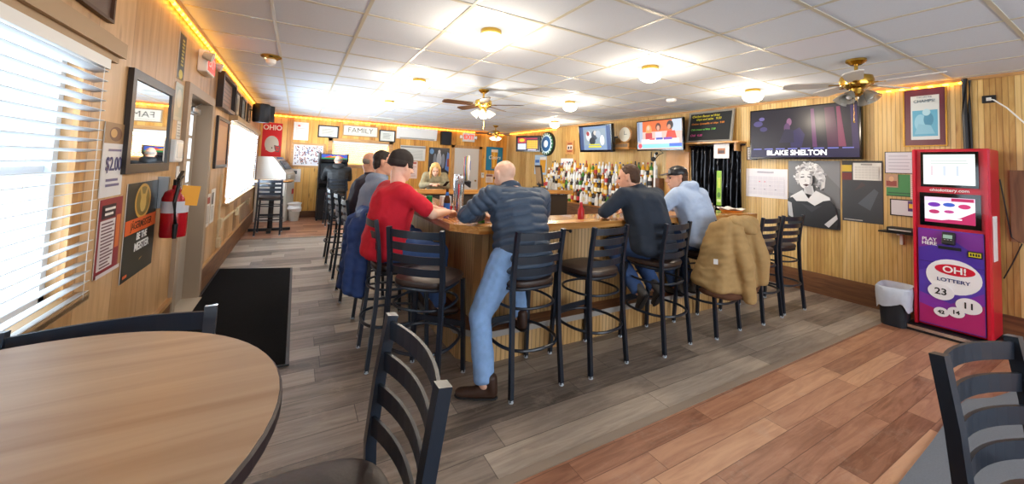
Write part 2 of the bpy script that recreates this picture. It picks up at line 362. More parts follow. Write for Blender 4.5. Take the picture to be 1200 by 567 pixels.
MB().bx(0, .1, 6.25, 9.85, 1.96, 2.03).build('header', 'tan_trim', w2)
w = MB()
for a, c in ((1.6, 1.64), (3.01, 3.05)): w.bx(a, c, D + .03, D + .1, 1.36, 1.98)
w.bx(1.6, 3.05, D + .03, D + .1, 1.36, 1.4).bx(1.6, 3.05, D + .03, D + .1, 1.94, 1.98)
w3 = struct(w.build('window_3', 'sash_white'))
MB().bx(1.62, 3.03, D + .07, D + .075, 1.38, 1.96).build('pane', 'window_glass', w3)
MB().bx(1.5, 1.6, D - .025, D, 1.28, 2.06).bx(3.05, 3.15, D - .025, D, 1.28, 2.06).bx(1.5, 3.15, D - .025, D, 1.98, 2.06).bx(1.5, 3.15, D - .04, D, 1.28, 1.36).build('casing', 'pine_trim_x', w3)
w = MB().bx(.7, .76, Y0 - .1, Y0 - .04, .7, 2.4).bx(6.04, 6.1, Y0 - .1, Y0 - .04, .7, 2.4).bx(.7, 6.1, Y0 - .1, Y0 - .04, .7, .76).bx(.7, 6.1, Y0 - .1, Y0 - .04, 2.34, 2.4)
for a in (2.05, 3.4, 4.75): w.bx(a - .03, a + .03, Y0 - .1, Y0 - .04, .7, 2.4)
struct(w.build('window_4', 'sash_white'))
# blinds
def blinds(label, y0, y1, z0, z1, x, step, tilt, m, axis='L', wid=.05, lad=(.1, .5, .9)):
    t = thing('window_blinds', label, 'blinds', (x, (y0+y1)/2, z0) if axis == 'L' else ((y0+y1)/2, x, z0), RL if axis == 'L' else 0); w = y1 - y0; h = z1 - z0
    b = MB(); k = .02
    while k < h - .05:
        b.box((0, 0, k), (w, wid, .003), rot=Euler((tilt, 0, 0))); k += step
    b.build('slats', m, t)
    MB().bx(-w/2, w/2, -.028, .028, h - .045, h).build('headrail', MC['white'], t)
    MB().bx(-w/2, w/2, -.025, .025, -.012, .008).build('bottom_rail', m, t)
    for f in lad:
        MB().cyl((-w/2 + w*f, -wid/2, 0), (-w/2 + w*f, -wid/2, h), .0012, n=5).build('ladder_cord', MC['white'], t)
    return t
def translucent(name, col, amt):
    m, nt, b = nodemat(name); b.inputs['Base Color'].default_value = L(col); b.inputs['Roughness'].default_value = .5
    t = nt.nodes.new('ShaderNodeBsdfTranslucent'); t.inputs[0].default_value = L(col); mx = nt.nodes.new('ShaderNodeMixShader'); mx.inputs[0].default_value = amt
    nt.links.new(b.outputs[0], mx.inputs[1]); nt.links.new(t.outputs[0], mx.inputs[2]); nt.links.new(mx.outputs[0], nt.nodes['Material Output'].inputs['Surface']); MC[name] = m; return m
SL = translucent('blind_white', 'e6eaee', .3)
blinds('white slatted blinds on the large window beside the round table', .72, 2.39, .84, 1.9, .045, .0445, -.22, SL, lad=(.2, .52, .97))
blinds('white slatted blinds on the long window beyond the entrance door', 6.4, 9.72, .9, 1.95, .045, .045, -.45, SL, lad=(.1, .4, .7, .95))
blinds('beige slatted blinds on the back wall window behind the game cabinet', 1.62, 3.03, 1.38, 1.97, D - .0, .04, .95, translucent('blind_beige', 'ecd2a0', .5), 'B', .045)
# door in the left wall
d = struct(MB().bx(-.14, -.10, 4.08, 5.02, .03, 2.02).build('door_1', mat('door_grey', 'a59a8c', .45)))
gb = MB()
for a in range(3):
    for c in range(4): gb.bx(-.099, -.095, 4.25 + a*.21, 4.43 + a*.21, .98 + c*.23, 1.18 + c*.23)
gb.build('pane', mat('door_pane_glow', 'dfe9f2', .08, emit=.9), d)  # opaque panes emit a pale glow standing in for daylight outside
pb = MB()
for a in (4.22, 4.58): pb.bx(-.10, -.092, a, a + .3, .2, .8, .006)
pb.build('lower_panel', 'door_grey', d)
MB().bx(-.15, .03, 4.0, 4.1, 0, 2.08).bx(-.15, .03, 5.0, 5.1, 0, 2.08).bx(-.15, .03, 4.1, 5.0, 2.0, 2.08).build('door_frame', mat('door_frame', 'a08d78', .45), d)
MB().bx(-.145, .06, 4.1, 5.0, 0, .02).build('threshold', mat('threshold', 'b8ab97', .5), d)
MB().bx(-.099, -.045, 4.6, 4.9, 1.88, 1.94, .01).cyl((-.055, 4.65, 1.94), (-.045, 4.98, 2.02), .008).build('closer', 'steel', d)
MB().cyl((-.1, 4.9, 1.0), (-.045, 4.9, 1.0), .012).cyl((-.045, 4.9, 1.0), (-.045, 4.78, 1.0), .01).build('door_handle', 'steel', d)
d2 = struct(MB().bx(5.0, 5.82, D - .02, D - .0, 0.02, 2.0).build('door_2', mat('door_white', 'cfccc6', .4)))
MB().bx(4.9, 5.0, D - .03, D, 0, 2.08).bx(5.82, 5.92, D - .03, D, 0, 2.08).bx(4.9, 5.92, D - .03, D, 2.0, 2.08).build('door_frame', 'pine_trim_z', d2)
MB().ball((5.72, D - .05, 1.0), .03).cyl((5.72, D - .05, 1.0), (5.72, D, 1.0), .012).build('door_knob', 'brass', d2)
# ------------------------------------------------------------------ ceiling lights, fans
def dome_light(x, y, label):
    t = thing('ceiling_light', label, 'ceiling light', (x, y, H), 0, 'round ceiling lights')
    MB().lathe([(.0, -.035), (.075, -.035), (.085, -.03), (.085, 0), (0, 0)], n=20).build('base_ring', 'brass', t, True)
    MB().lathe([(.07, -.03), (.105, -.055), (.118, -.09), (.10, -.13), (.055, -.155), (0, -.16)], n=24).build('glass_dome', mat('dome_glow', 'fff2dc', .4, emit=3.0), t, True)
    l = bpy.data.lights.new('bulb', 'POINT'); l.energy = 24; l.color = (1, .86, .68); l.shadow_soft_size = .1
    o = bpy.data.objects.new('bulb', l); C.objects.link(o); o.parent = t; o.location = (0, 0, -.24); return t
LPOS = [(2.15, 2.74, 'lit glass dome ceiling light nearest above the empty bar corner stool'), (2.17, 4.91, 'lit glass dome ceiling light above the man in the grey hood'), (3.99, 2.7, 'lit glass dome ceiling light above the man in the navy jacket'),
        (5.83, 2.65, 'lit glass dome ceiling light in front of the chalkboard menu'), (4.66, 4.89, 'lit glass dome ceiling light between bar fan and tilted television'), (6.01, 7.17, 'lit glass dome ceiling light above the round neon sign'), (2.21, 7.0, 'lit glass dome ceiling light between vents and bar, above the far stools')]
for p in LPOS: dome_light(*p)
t = thing('ceiling_light', 'small unlit brass ceiling fixture near the entrance door', 'ceiling light', (.52, 4.85, H))
MB().lathe([(0, -.04), (.06, -.04), (.1, -.015), (.1, 0), (0, 0)], n=20).build('base_ring', 'brass', t, True)
MB().lathe([(.05, -.04), (.045, -.08), (.02, -.1), (0, -.1)], n=14).build('bulb_socket', 'white', t, True)
def fan(x, y, label, blades, bm, a0, lit, drop=.0, R=.6):
    t = thing('ceiling_fan', label, 'ceiling fan', (x, y, H), a0, 'ceiling fans')
    MB().lathe([(0, -.05), (.04, -.05), (.075, -.02), (.075, 0), (0, 0)], n=20).cyl((0, 0, -.14 - drop), (0, 0, -.04), .014).build('mount', 'brass', t, True)
    z = -.14 - drop
    MB().lathe([(0, 0), (.06, 0), (.115, -.02), (.125, -.06), (.115, -.1), (.07, -.13), (0, -.13)], (0, 0, z), n=24).build('motor_housing', 'brass', t, True)
    for k in range(blades):
        a = 2*PI*k/blades
        b = MB(); rot = Matrix.Rotation(a, 4, 'Z')
        pts = [(.17, -.05), (.22, -.058), (R - .05, -.07), (R, -.045), (R, .045), (R - .05, .07), (.22, .058), (.17, .05)]
        b.prism(pts, -.004, .004); b._x(b.bm.verts[:], rot @ Matrix.Translation((0, 0, z - .085)) @ Matrix.Rotation(.2, 4, 'X'))
        o = b.build('blade', bm, t)
        c = MB().box((.14, 0, z - .09), (.12, .03, .008)); c._x(c.bm.verts[:], rot); c.build('bracket', 'brass', o)
    MB().lathe([(0, 0), (.05, 0), (.05, -.05), (.03, -.07), (0, -.07)], (0, 0, z - .13), n=16).build('light_kit', 'brass', t, True)
    for k in range(4):
        a = 2*PI*k/4 + .5; dx, dy = math.cos(a), math.sin(a)
        b = MB().lathe([(.02, 0), (.03, -.02), (.045, -.05), (.058, -.095), (.06, -.1), (.055, -.1), (.04, -.05), (.018, -.0)], n=14)
        b._x(b.bm.verts[:], Matrix.Translation((dx*.07, dy*.07, z - .165)) @ Matrix.Rotation(-.7, 4, Vector((-dy, dx, 0))))
        g = b.build('glass_shade', mat('shade_lit', 'f4ead6', .15, emit=.55) if lit else mat('shade_clear', 'c9c6bb', .08, trans=.6), t, True)
        MB().ball((dx*.1, dy*.1, z - .215), .024).build('light_bulb', mat('bulb_glow', 'fff2d0', .4, emit=8) if lit else MC['white'], g)
    MB().cyl((.03, 0, z - .2), (.03, 0, z - .42), .0015, n=5).ball((.03, 0, z - .43), .008, 6).build('pull_chain', 'brass', t)
    return t
mat('fan_blade', '4e3524', .35)
f1 = fan(3.13, 4.95, 'brass ceiling fan with dark blades and lit lamps above the bar', 5, 'fan_blade', .55, True)
l = bpy.data.lights.new('fan_bulb', 'POINT'); l.energy = 22; l.color = (1, .9, .75); l.shadow_soft_size = .08; o = bpy.data.objects.new('fan_bulb', l); C.objects.link(o); o.parent = f1; o.location = (0, 0, -.5)
fan(5.46, 9.12, 'brass ceiling fan near the back wall exit sign', 5, 'fan_blade', .2, True, R=.55)
fan(5.23, 1.43, 'brass ceiling fan with clear lamp shades above the floor by the lottery machine', 5, mat('fan_blade_pale', 'd5d1c8', .4), .9, False, R=.55)
t = thing('smoke_detector', 'round white smoke detector on the ceiling near the chalkboard', 'smoke detector', (5.65, 3.72, H))
MB().lathe([(0, -.045), (.05, -.045), (.068, -.03), (.072, 0), (0, 0)], n=20).build('housing', 'white', t, True); MB().lathe([(.03, -.046), (.03, -.05), (0, -.05)], n=12).build('grille', 'grey_plastic', t)
for (x, y, s, lb) in ((.75+.6, 8.9, (.6, .25), 'long white ceiling vent above the game cabinet area'), (2.6, 9.9, (.6, .22), 'white ceiling vent near the framed family sign')):
    t = thing('ceiling_vent', lb, 'vent', (x, y, H)); frame_b = MB().bx(-s[0]/2, s[0]/2, -s[1]/2, s[1]/2, -.012, 0); frame_b.build('vent_frame', 'white', t)
    b = MB()
    for k in range(7): b.box((0, -s[1]/2 + .03 + k*(s[1] - .06)/6, -.016), (s[0] - .05, .012, .012), rot=Euler((.5, 0, 0)))
    b.build('grille', 'grey_plastic', t)
# rope lights
def rope(label, pts):
    m, nt, bb = nodemat('rope_glow'); tc = nt.nodes.new('ShaderNodeTexCoord'); sp = nt.nodes.new('ShaderNodeSeparateXYZ'); nt.links.new(tc.outputs['Object'], sp.inputs[0])
    q = mth(nt, 'FRACT', mth(nt, 'MULTIPLY', mth(nt, 'ADD', sp.outputs[0], sp.outputs[1]), 9.0)); bb.inputs['Emission Color'].default_value = L('ffae30'); bb.inputs['Base Color'].default_value = L('ffc060')
    nt.links.new(mth(nt, 'ADD', 2.2, mth(nt, 'MULTIPLY', mth(nt, 'GREATER_THAN', q, .6), 9.0)), bb.inputs['Emission Strength'])
    o = MB().tube([Vector(p) for p in pts], .0125, n=8).build('rope_light', m); return tag(o, label, 'rope light')
rope('amber rope light along the top of the entrance wall', [(.03, y, H - .065) for y in (-.5, 3, 6, 9, 10.9)])
rope('amber rope light along the top of the back wall', [(x, D - .03, H - .07) for x in (.1, 2, 4, 6.7)])
rope('short amber rope light above the red matted frame', [(W - .03, y, H - .05) for y in (1.78, 1.4, 1.06)])
rope('amber rope light above the tilted bar television', [(W - .03, y, H - .05) for y in (10.7, 9.2, 8.2)])

# ------------------------------------------------------------------ bar counter
bar = thing('bar_counter', 'large wooden U shaped bar with beadboard front and rounded rail', 'bar counter', (0, 0, 0))
outer = [(1.87, 6.75), (1.87, 2.74), (2.03, 2.53), (5.72, 2.53)]
inner = [(5.6, 2.98), (2.46, 2.98), (2.46, 5.98), (5.6, 5.98), (5.6, 6.75)]
def offs(path, d):
    out = []
    for i, p in enumerate(path):
        p = Vector(p); n = Vector((0, 0)); 
        segs = []
        if i > 0: segs.append((Vector(p) - Vector(path[i-1])).normalized())
        if i < len(path) - 1: segs.append((Vector(path[i+1]) - Vector(p)).normalized())
        ns = [Vector((-s.y, s.x)) for s in segs]; n = sum(ns, Vector((0, 0))).normalized(); k = d / max(.4, n.dot(ns[0])); out.append(tuple(p + n * k))
    return out
full = outer
MB().prism(offs(outer, .10) + inner[:0] + [(5.72, 3.1), (2.5, 3.1), (2.5, 5.98), (5.6, 5.98), (5.6, 6.75)][:], .985, 1.015).build('counter_top', mat('bar_top', '8d5a44', .15, coat=.5, noise_amt=.3, nscale=14), bar)
def strip(path, d0, d1, z0, z1): return path_prism(offs(path, d0), offs(path, d1), z0, z1)
def path_prism(a, c, z0, z1):
    b = MB()
    for i in range(len(a) - 1): b.prism([a[i], a[i+1], c[i+1], c[i]], z0, z1)
    return b
path_prism(outer[1:], offs(outer, .13)[1:], .98, 1.035).build('rail_front', 'rail_wood_x', bar)
path_prism(outer[:2], offs(outer, .13)[:2], .98, 1.035).build('rail_side', 'rail_wood_y', bar)
path_prism(offs(outer, .132)[1:], offs(outer, .20)[1:], 1.005, 1.026).build('inner_rail', 'rail_wood_x', bar)
path_prism(offs(outer, .132)[:2], offs(outer, .20)[:2], 1.005, 1.026).build('inner_rail', 'rail_wood_y', bar)
MB().bx(2.5, 5.6, 5.9, 6.02, 1.0, 1.07).build('rail_far', 'rail_wood_x', bar)
bo = [(2.14, 6.5), (2.14, 2.86), (2.22, 2.77), (5.3, 2.77)]
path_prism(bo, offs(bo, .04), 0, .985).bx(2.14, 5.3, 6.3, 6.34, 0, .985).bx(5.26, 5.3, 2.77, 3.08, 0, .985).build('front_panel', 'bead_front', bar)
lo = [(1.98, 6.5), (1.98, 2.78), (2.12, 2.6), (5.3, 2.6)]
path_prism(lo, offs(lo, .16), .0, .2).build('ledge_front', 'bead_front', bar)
path_prism(offs(lo, -.02), offs(lo, .165), .2, .235).build('foot_ledge', wood('ledge_wood', '8a5a3c', '5a3a28', 'x', .5), bar)
path_prism(offs(lo, -.024), offs(lo, -.0195), .195, .24).build('ledge_edging', mat('duct_tape', 'a8a6a2', .4, .2), bar)
MB().bx(2.5, 5.3, 3.06, 3.08, .05, .98).bx(2.46, 2.5, 3.08, 5.95, .05, .98).bx(2.5, 5.5, 5.95, 5.98, .05, .98).build('inner_panel', mat('dark_under', '3a3028', .5), bar)
MB().bx(5.02, 5.3, 2.64, 2.769, 0.25, .97).build('end_panel', mat('end_panel', 'c9b897', .5), bar)
for x in (2.3, 3.0, 3.75, 4.4): MB().cyl((x, 2.77, .93), (x, 2.71, .93), .008).ball((x, 2.70, .93), .016, 8).build('coat_hook', 'black_metal', bar)

# ------------------------------------------------------------------ bar stools
GS = 'metal ladder back bar stools'
def make_stool(label):
    t = thing('bar_stool', label, 'bar stool', (0, 0, 0), 0, GS); bm_ = MC['black_metal']; pr = [(.014, .014), (-.014, .014), (-.014, -.014), (.014, -.014)]
    for s in (-1, 1):
        o = MB().sweep([(s*.205, -.225, 0.008), (s*.192, -.185, .45), (s*.19, -.175, .74), (s*.19, -.19, .9), (s*.19, -.215, 1.065)], pr, upv=Vector((0, 1, 0))).build('leg', bm_, t)
        MB().cyl((s*.205, -.225, 0), (s*.205, -.225, .018), .017, n=8).build('glide', 'glide', o)
        o = MB().sweep([(s*.205, .205, .008), (s*.185, .175, .668)], pr, upv=Vector((0, 1, 0))).build('leg', bm_, t)
        MB().cyl((s*.205, .205, 0), (s*.205, .205, .018), .017, n=8).build('glide', 'glide', o)
    for z in (1.028, .948, .868, .788):
        y0 = -.19 - (z - .9) * .15
        pts = [(-.186 + .372*k/10, y0 - .035*(1 - ((k-5)/5)**2) + .0, z) for k in range(11)]
        MB().sweep(pts, [(.004, .024), (-.004, .024), (-.004, -.024), (.004, -.024)]).build('slat', bm_, t)
    sup = lambda a, b, n, e=3.2: [(a*abs(math.cos(2*PI*k/n))**(2/e)*(1 if math.cos(2*PI*k/n) >= 0 else -1), b*abs(math.sin(2*PI*k/n))**(2/e)*(1 if math.sin(2*PI*k/n) >= 0 else -1)) for k in range(n)]
    b = MB(); rings = []
    for sc_, z in ((.93, .68), (1, .69), (1.02, .707), (.99, .723), (.9, .732), (.5, .735)):
        rings.append([b.bm.verts.new((x*sc_*(1 + .12*(y/.2)*.5), y*sc_ + .01, z)) for x, y in sup(.205, .205, 32)])
    for A, B in zip(rings, rings[1:]):
        for k in range(32): b.bm.faces.new((A[k], A[(k+1) % 32], B[(k+1) % 32], B[k]))
    b.bm.faces.new(rings[-1]); b.bm.faces.new(rings[0][::-1]); b.build('seat', 'vinyl', t, True)
    b = MB().tube([(x, y, .672) for x, y in sup(.19, .18, 28)], .012, True); b.build('seat_frame', bm_, t, True)
    b = MB().tube([(x, y - .015, .555) for x, y in sup(.2, .205, 32, 2.5)], .0095, True); b.build('upper_ring', bm_, t, True)
    b = MB().tube([(x, y - .015, .30) for x, y in sup(.225, .235, 32, 2.5)], .011, True); b.build('foot_ring', bm_, t, True)
    MB().box((0, .198, .34), (.39, .012, .04)).build('footrest', bm_, t)
    return t
s0 = make_stool('empty dark metal bar stool at the chamfered corner of the bar')
s0.location = (1.67, 2.57, 0); s0.rotation_euler = (0, 0, -PI/4)
for x, y, r, lb in [(2.29, 2.345, .05, 'dark metal bar stool under the bald man in the quilted jacket'), (2.92, 2.35, .12, 'empty dark metal bar stool between the bald man and the navy jacket man'), (3.68, 2.335, .14, 'dark metal bar stool under the man in the navy jacket'),
                    (4.42, 2.335, .06, 'dark metal bar stool mostly hidden under the tan work coat'), (5.19, 2.33, .06, 'empty dark metal bar stool next to the stool with the tan coat'), (5.73, 2.36, -.05, 'last empty dark metal bar stool near the portrait poster'),
                    (1.57, 3.05, -PI/2, 'dark metal bar stool under the man in the red shirt'), (1.6, 3.66, -PI/2, 'black metal bar stool with the blue jacket hung on it'), (1.53, 4.55, -PI/2, 'black metal bar stool under the man in the dark purple top'),
                    (1.52, 5.4, -PI/2, 'empty black bar stool just past the purple topped man along the bar'), (1.49, 6.2, -PI/2, 'empty black bar stool furthest along the entrance side of the bar'), (.42, 8.72, -.04, 'black bar stool tucked under the small round pub table by the cash machine'),
                    (1.64, 9.58, .05, 'black bar stool under the person at the game cabinet'), (3.2, 7.05, PI, 'black bar stool under the blonde woman behind the bar'),
                    (.885, .885, PI/2 + .04, 'dark metal bar stool drawn up beside the round wood table, curved back in full view'), (.475, 1.12, PI + .05, 'dark metal bar stool beyond the round wood table, only its top rail showing'), (2.40, .06, PI - .16, 'dark metal bar stool standing over the grey carpet, facing the camera')]:
    copy_tree(s0, (x, y, 0), r, lb)

# ------------------------------------------------------------------ round table in front, mat, carpet
t = thing('round_table', 'round pub table with light wood laminate top and dark edge', 'table', (.415, .845, 0))
MB().lathe([(0, 1.045), (.418, 1.045), (.421, 1.047), (.421, 1.051), (0, 1.0515)], n=64).build('table_top', 'table_laminate', t)
MB().lathe([(.39, 1.02), (.424, 1.02), (.426, 1.025), (.426, 1.045), (.422, 1.049), (.4, 1.046)], n=64).build('edge_band', mat('edge_band', '2e2426', .4), t)
MB().cyl((0, 0, .04), (0, 0, 1.02), .04, n=20).build('column', 'black_metal', t, True)
MB().box((0, 0, .03), (.62, .06, .04), .4).box((0, 0, .03), (.62, .06, .04), .4 + PI/2).build('cross_base', 'black_metal', t)
t = thing('floor_mat', 'large black entrance mat on the floor by the door', 'mat', (.44, 4.55, 0), .0)
MB().prism([(-.39, -1.36), (.41, -1.36), (.40, 1.36), (-.40, 1.62)], 0, .012).build('pile', mat('mat_black', '141416', 1.0, spec=.1, noise_amt=.35, nscale=50), t)
b = MB(); pp = [(-.40, -1.37), (.42, -1.37), (.41, 1.37), (-.41, 1.63)]
b.sweep([(x, y, .006) for x, y in pp], [(.012, .007), (-.012, .007), (-.012, -.006), (.012, -.006)], True); b.build('rubber_border', 'black', t)
b = MB(); b.prism([(-.9, -2.9), (-.9, .0), (1.2, .70), (3.5, .715), (4.1, .735), (4.7, .765), (4.95, .76), (5.15, .68), (5.6, .6), (6.3, .45), (6.3, -2.9)][1:], 0, .009)
tag(b.build('carpet', mat('carpet_grey', '6d727a', .95, noise_amt=.18, nscale=120)), 'grey carpet under the stool nearest the lottery machine corner', 'carpet')

# ------------------------------------------------------------------ lottery kiosk and bin
k = thing('lottery_kiosk', 'tall red lottery vending machine with two screens', 'vending machine', (6.42, 1.115, 0), RX)
MB().bx(-.255, .255, 0, .36, .07, 1.83, .012).build('cabinet', 'red_plastic', k)
MB().bx(-.30, .30, -.1, .37, 0, .06, .008).build('base', 'black', k); MB().bx(-.28, .28, -.104, -.098, .025, .055).build('base_strip', 'chrome', k)
for s in (-1, 1): MB().prism([(s*.255, 0), (s*.225, 0), (s*.225, -.03), (s*.245, -.03)], .07, 1.82).build('side_trim', 'red_plastic', k)
s = MB().bx(-.19, .19, -.012, 0, 1.45, 1.80).build('display', 'glass_black', k)
art('screen', [(rc(0, 0, 1, 1), 'eef2ee')] + [(rc(0, .86, 1, 1), 'd6e4dc')] + [(rc(.15 + .25*i + .02*j, .3, .2 + .25*i, .62), c) for i, c in ((0, 'd8c6cc'), (1, 'c6cfe0'), (2, 'c4cdd8')) for j in (0,)] + lines(2, .15, .9, .66, .84, 'c3ccc8', .2, .4), s, .34, .3, -.0135, SCREEN, z0=1.475)
s = MB().bx(-.2, .2, -.012, 0, 1.06, 1.39).build('touch_screen', 'glass_black', k)
art('screen', [(rc(0, 0, 1, 1), 'f0e2ee'), ([(0, 0), (1, 0), (1, .5), (.7, .22), (.35, .1), (0, .12)], 'b02458'), (rc(0, .85, 1, 1), 'e7c6dc'), (el(.2, .7, .13, .09), '6b2aa0'), (el(.5, .72, .12, .08), '3a57b5'), (el(.8, .68, .12, .09), 'c0306a'), (el(.2, .42, .11, .08), 'b02f62'), (el(.5, .45, .1, .06), 'b23a80'), (rc(.3, .15, .75, .2), 'f6f0f4'), (rc(.55, .86, .98, .98), 'b02458')], s, .33, .25, -.0135, SCREEN, z0=1.1)
text('ohiolottery.com', .04, MC['ink_white'], k, (0, -.004, 1.42), bold=.0006)
pan = MB().bx(-.215, .215, -.02, 0, .09, 1.03, .006).build('front_panel', mat('kiosk_violet', '5a3aa8', .3), k)
art('front_graphic', [(rc(0, 0, 1, 1), '5a3fb0'), ([(0, 0), (1, 0), (1, .3), (.6, .12), (0, .2)], 'b5246e'), ([(0, .2), (.6, .12), (1, .3), (1, .42), (.5, .25), (0, .32)], '8332a0'), ([(0, .8), (.6, .9), (1, .75), (1, 1), (0, 1)], '7a2a92'), ([(.0, .55), (.5, .66), (1, .6), (1, .75), (.6, .9), (0, .8)], '4d2f9e'), (rc(0, .655, 1, .66), '30205e')], pan, .42, .92, -.0215, GLOSSP, z0=.1)
WB = mat('ball_white', 'f1eef0', .3)
def lball(cx, cz, rx, rz, y=-.028, m=WB): 
    b = MB(); b.bm.faces.new([b.bm.verts.new((cx + rx*math.cos(2*PI*q/28), y, cz + rz*math.sin(2*PI*q/28))) for q in range(28)][::-1]); e = bmesh.ops.extrude_face_region(b.bm, geom=b.bm.faces[:]); b._x([v for v in e['geom'] if isinstance(v, bmesh.types.BMVert)], Matrix.Translation((0, .006, 0))); return b.build('lottery_ball', m, pan)
INK = MC['ink_black']; NV = mat('ink_navy', '23306e', .5)
lball(.02, .59, .18, .165); lball(.03, .655, .13, .052, -.0295, mat('logo_red', 'cf1030', .35)); text('OH!', .085, MC['ink_white'], pan, (.03, -.031, .653), bold=.002); text('LOTTERY', .046, NV, pan, (.02, -.030, .55), sx=1.1, bold=.001)
for (cx, cz, rr, s_, f) in ((-.06, .43, .088, '23', .085), (.115, .345, .082, '11', .08), (-.06, .235, .05, '42', .045), (.035, .262, .055, '14', .05)):
    lball(cx, cz, rr, rr*.88, -.033 - rr*.03); text(s_, f, INK, pan, (cx, -.035 - rr*.03, cz), bold=.0016)
text('PLAY', .045, MC['ink_white'], pan, (-.135, -.0235, .925), bold=.001); text('HERE', .045, MC['ink_white'], pan, (-.135, -.0235, .885), bold=.001)
c = MB().box((-.0, -.045, .955), (.085, .05, .12), bev=.008, rot=Euler((-.25, 0, 0))).build('card_reader', 'black', k); MB().box((0, -.075, .975), (.06, .004, .035), rot=Euler((-.25, 0, 0))).build('reader_screen', mat('reader_lcd', '9fc4b4', .2), c)
kb = MB()
for i in range(3):
    for j in range(4): kb.box((-.02 + i*.02, -.071 + j*-.0, .905 + j*.013), (.012, .006, .008))
kb.build('keypad', 'grey_plastic', c)
MB().bx(-.075, .075, -.03, -.018, .845, .875, .003).build('ticket_slot', 'black', k); c = MB().bx(.115, .205, -.035, -.018, .80, .86, .004).build('button_pad', 'black', k)
art('button_label', [(rc(0, 0, 1, 1), 'd9c81a'), (rc(.1, .2, .25, .8), '222222'), (rc(.32, .2, .47, .8), '222222'), (rc(.54, .2, .69, .8), '222222'), (rc(.76, .2, .91, .8), '222222')], c, .075, .04, -.037, x0=.122, z0=.81)
b = MB().bx(.2555, .26, .05, .2, .78, 1.2, .003).build('side_emblem', WB, k); 
# bin
t = thing('trash_can', 'small black waste bin with a white bag beside the lottery machine', 'trash can', (6.40, 1.505, 0), RX + .1)
sq = lambda rx, ry, n=40, e=.55: [(rx*math.copysign(abs(math.cos(2*PI*q/n))**e, math.cos(2*PI*q/n)), ry*math.copysign(abs(math.sin(2*PI*q/n))**e, math.sin(2*PI*q/n))) for q in range(n)]
b = MB(); g = [[b.bm.verts.new((x, y, z)) for x, y in sq(rx, ry)] for rx, ry, z in ((.1, .145, 0), (.122, .18, .36), (.116, .173, .36), (.094, .138, .012))]
for A, B in zip(g, g[1:]):
    for q in range(40): b.bm.faces.new((A[q], A[(q+1) % 40], B[(q+1) % 40], B[q]))
b.bm.faces.new(g[0][::-1]); b.bm.faces.new(g[-1]); b.build('bin', mat('bin_black', '1e2228', .5), t)
b = MB(); rings = []
for z, sc_, wob in ((.2, 1.08, .004), (.27, 1.14, .008), (.33, 1.16, .008), (.385, 1.14, .006), (.4, 1.06, .004), (.37, .93, .003), (.30, .86, .006), (.2, .74, .006)):
    n = 40; rr = []
    for q in range(n):
        a = 2*PI*q/n; ca, sa = math.cos(a), math.sin(a); x = .119*sc_*math.copysign(abs(ca)**.55, ca); y = .178*sc_*math.copysign(abs(sa)**.55, sa); ww = wob*noise.noise((ca*4, sa*4, z*9))*2
        rr.append(b.bm.verts.new((x*(1 + ww*4), y*(1 + ww*4), z + (.09*noise.noise((ca*1.5, sa*1.5, 3)) - .02 if z < .25 and sc_ > 1 else 0))))
    rings.append(rr)
for A, B in zip(rings, rings[1:]):
    for q in range(40): b.bm.faces.new((A[q], A[(q+1) % 40], B[(q+1) % 40], B[q]))
b.build('liner', mat('bin_liner', 'bfc6d2', .4, noise_amt=.1), t, True)
# ------------------------------------------------------------------ decor on the entrance (left) wall; s grows to the viewer's right
BK = MC['black']
def plain(bgc, *more): return [(rc(0, 0, 1, 1), bgc)] + [x for m_ in more for x in (m_ if isinstance(m_, list) else [m_])]
t, w, h = framed('wall_mirror', 'dark framed mirror on the entrance wall reflecting the bar', 'mirror', 'L', 2.83, 3.62, 1.36, 1.95, .055, MC['dark_frame'], plain('dddddd'))
MB().bx(-w/2 + .05, w/2 - .05, -.016, -.0125, .05, h - .05).build('mirror_glass', mat('mirror', 'e8eaec', .02, 1), t)
t, w, h = sheet('bar_poster', 'dark poster with gold stag disc and orange band, under the mirror', 'poster', 'L', 2.96, 3.49, .73, 1.30, plain('23281f', (el(.5, .79, .26, .19, 30), 'c5993f'), (el(.5, .79, .22, .16, 30), '7d6a2c'), (el(.5, .77, .1, .1), 'c5a558'), ([(.42, .82), (.36, .95), (.4, .95), (.48, .84)], 'c5a558'), ([(.58, .82), (.64, .95), (.6, .95), (.52, .84)], 'c5a558'), (rc(0, .47, 1, .62), 'd9622a'), ([(.5, .14), (.62, .17), (.52, .16)], 'c9a14a'), (rc(.04, .04, .16, .07), 'd9622a')))
text('JÄGERMEISTER', .062, mat('ink_brown', '3a1f14', .5), t, (0, -.003, .31), sx=.9, bold=.001); text('BE THE', .06, MC['ink_white'], t, (0.02, -.003, .235), sx=.95, bold=.0012); text('MEISTER', .068, MC['ink_white'], t, (.03, -.003, .172), sx=1, bold=.0016)
t, w, h = sheet('price_poster', 'white poster with two dollar price below a food picture', 'poster', 'L', 2.6, 2.86, 1.25, 1.63, plain('dedfe2', (rc(0, .72, 1, 1), '9c7a52'), (el(.5, .85, .3, .1), '6e4526'), (el(.4, .86, .15, .06), 'c79a5a'), lines(2, .2, .85, .12, .26, '6b678c', .2, .5), lines(1, .2, .85, .6, .66, '6b678c', .1, .5)))
text('$2.00', .10, mat('ink_purple', '4f4a78', .5), t, (0, -.003, .165), sx=.85, bold=.001)
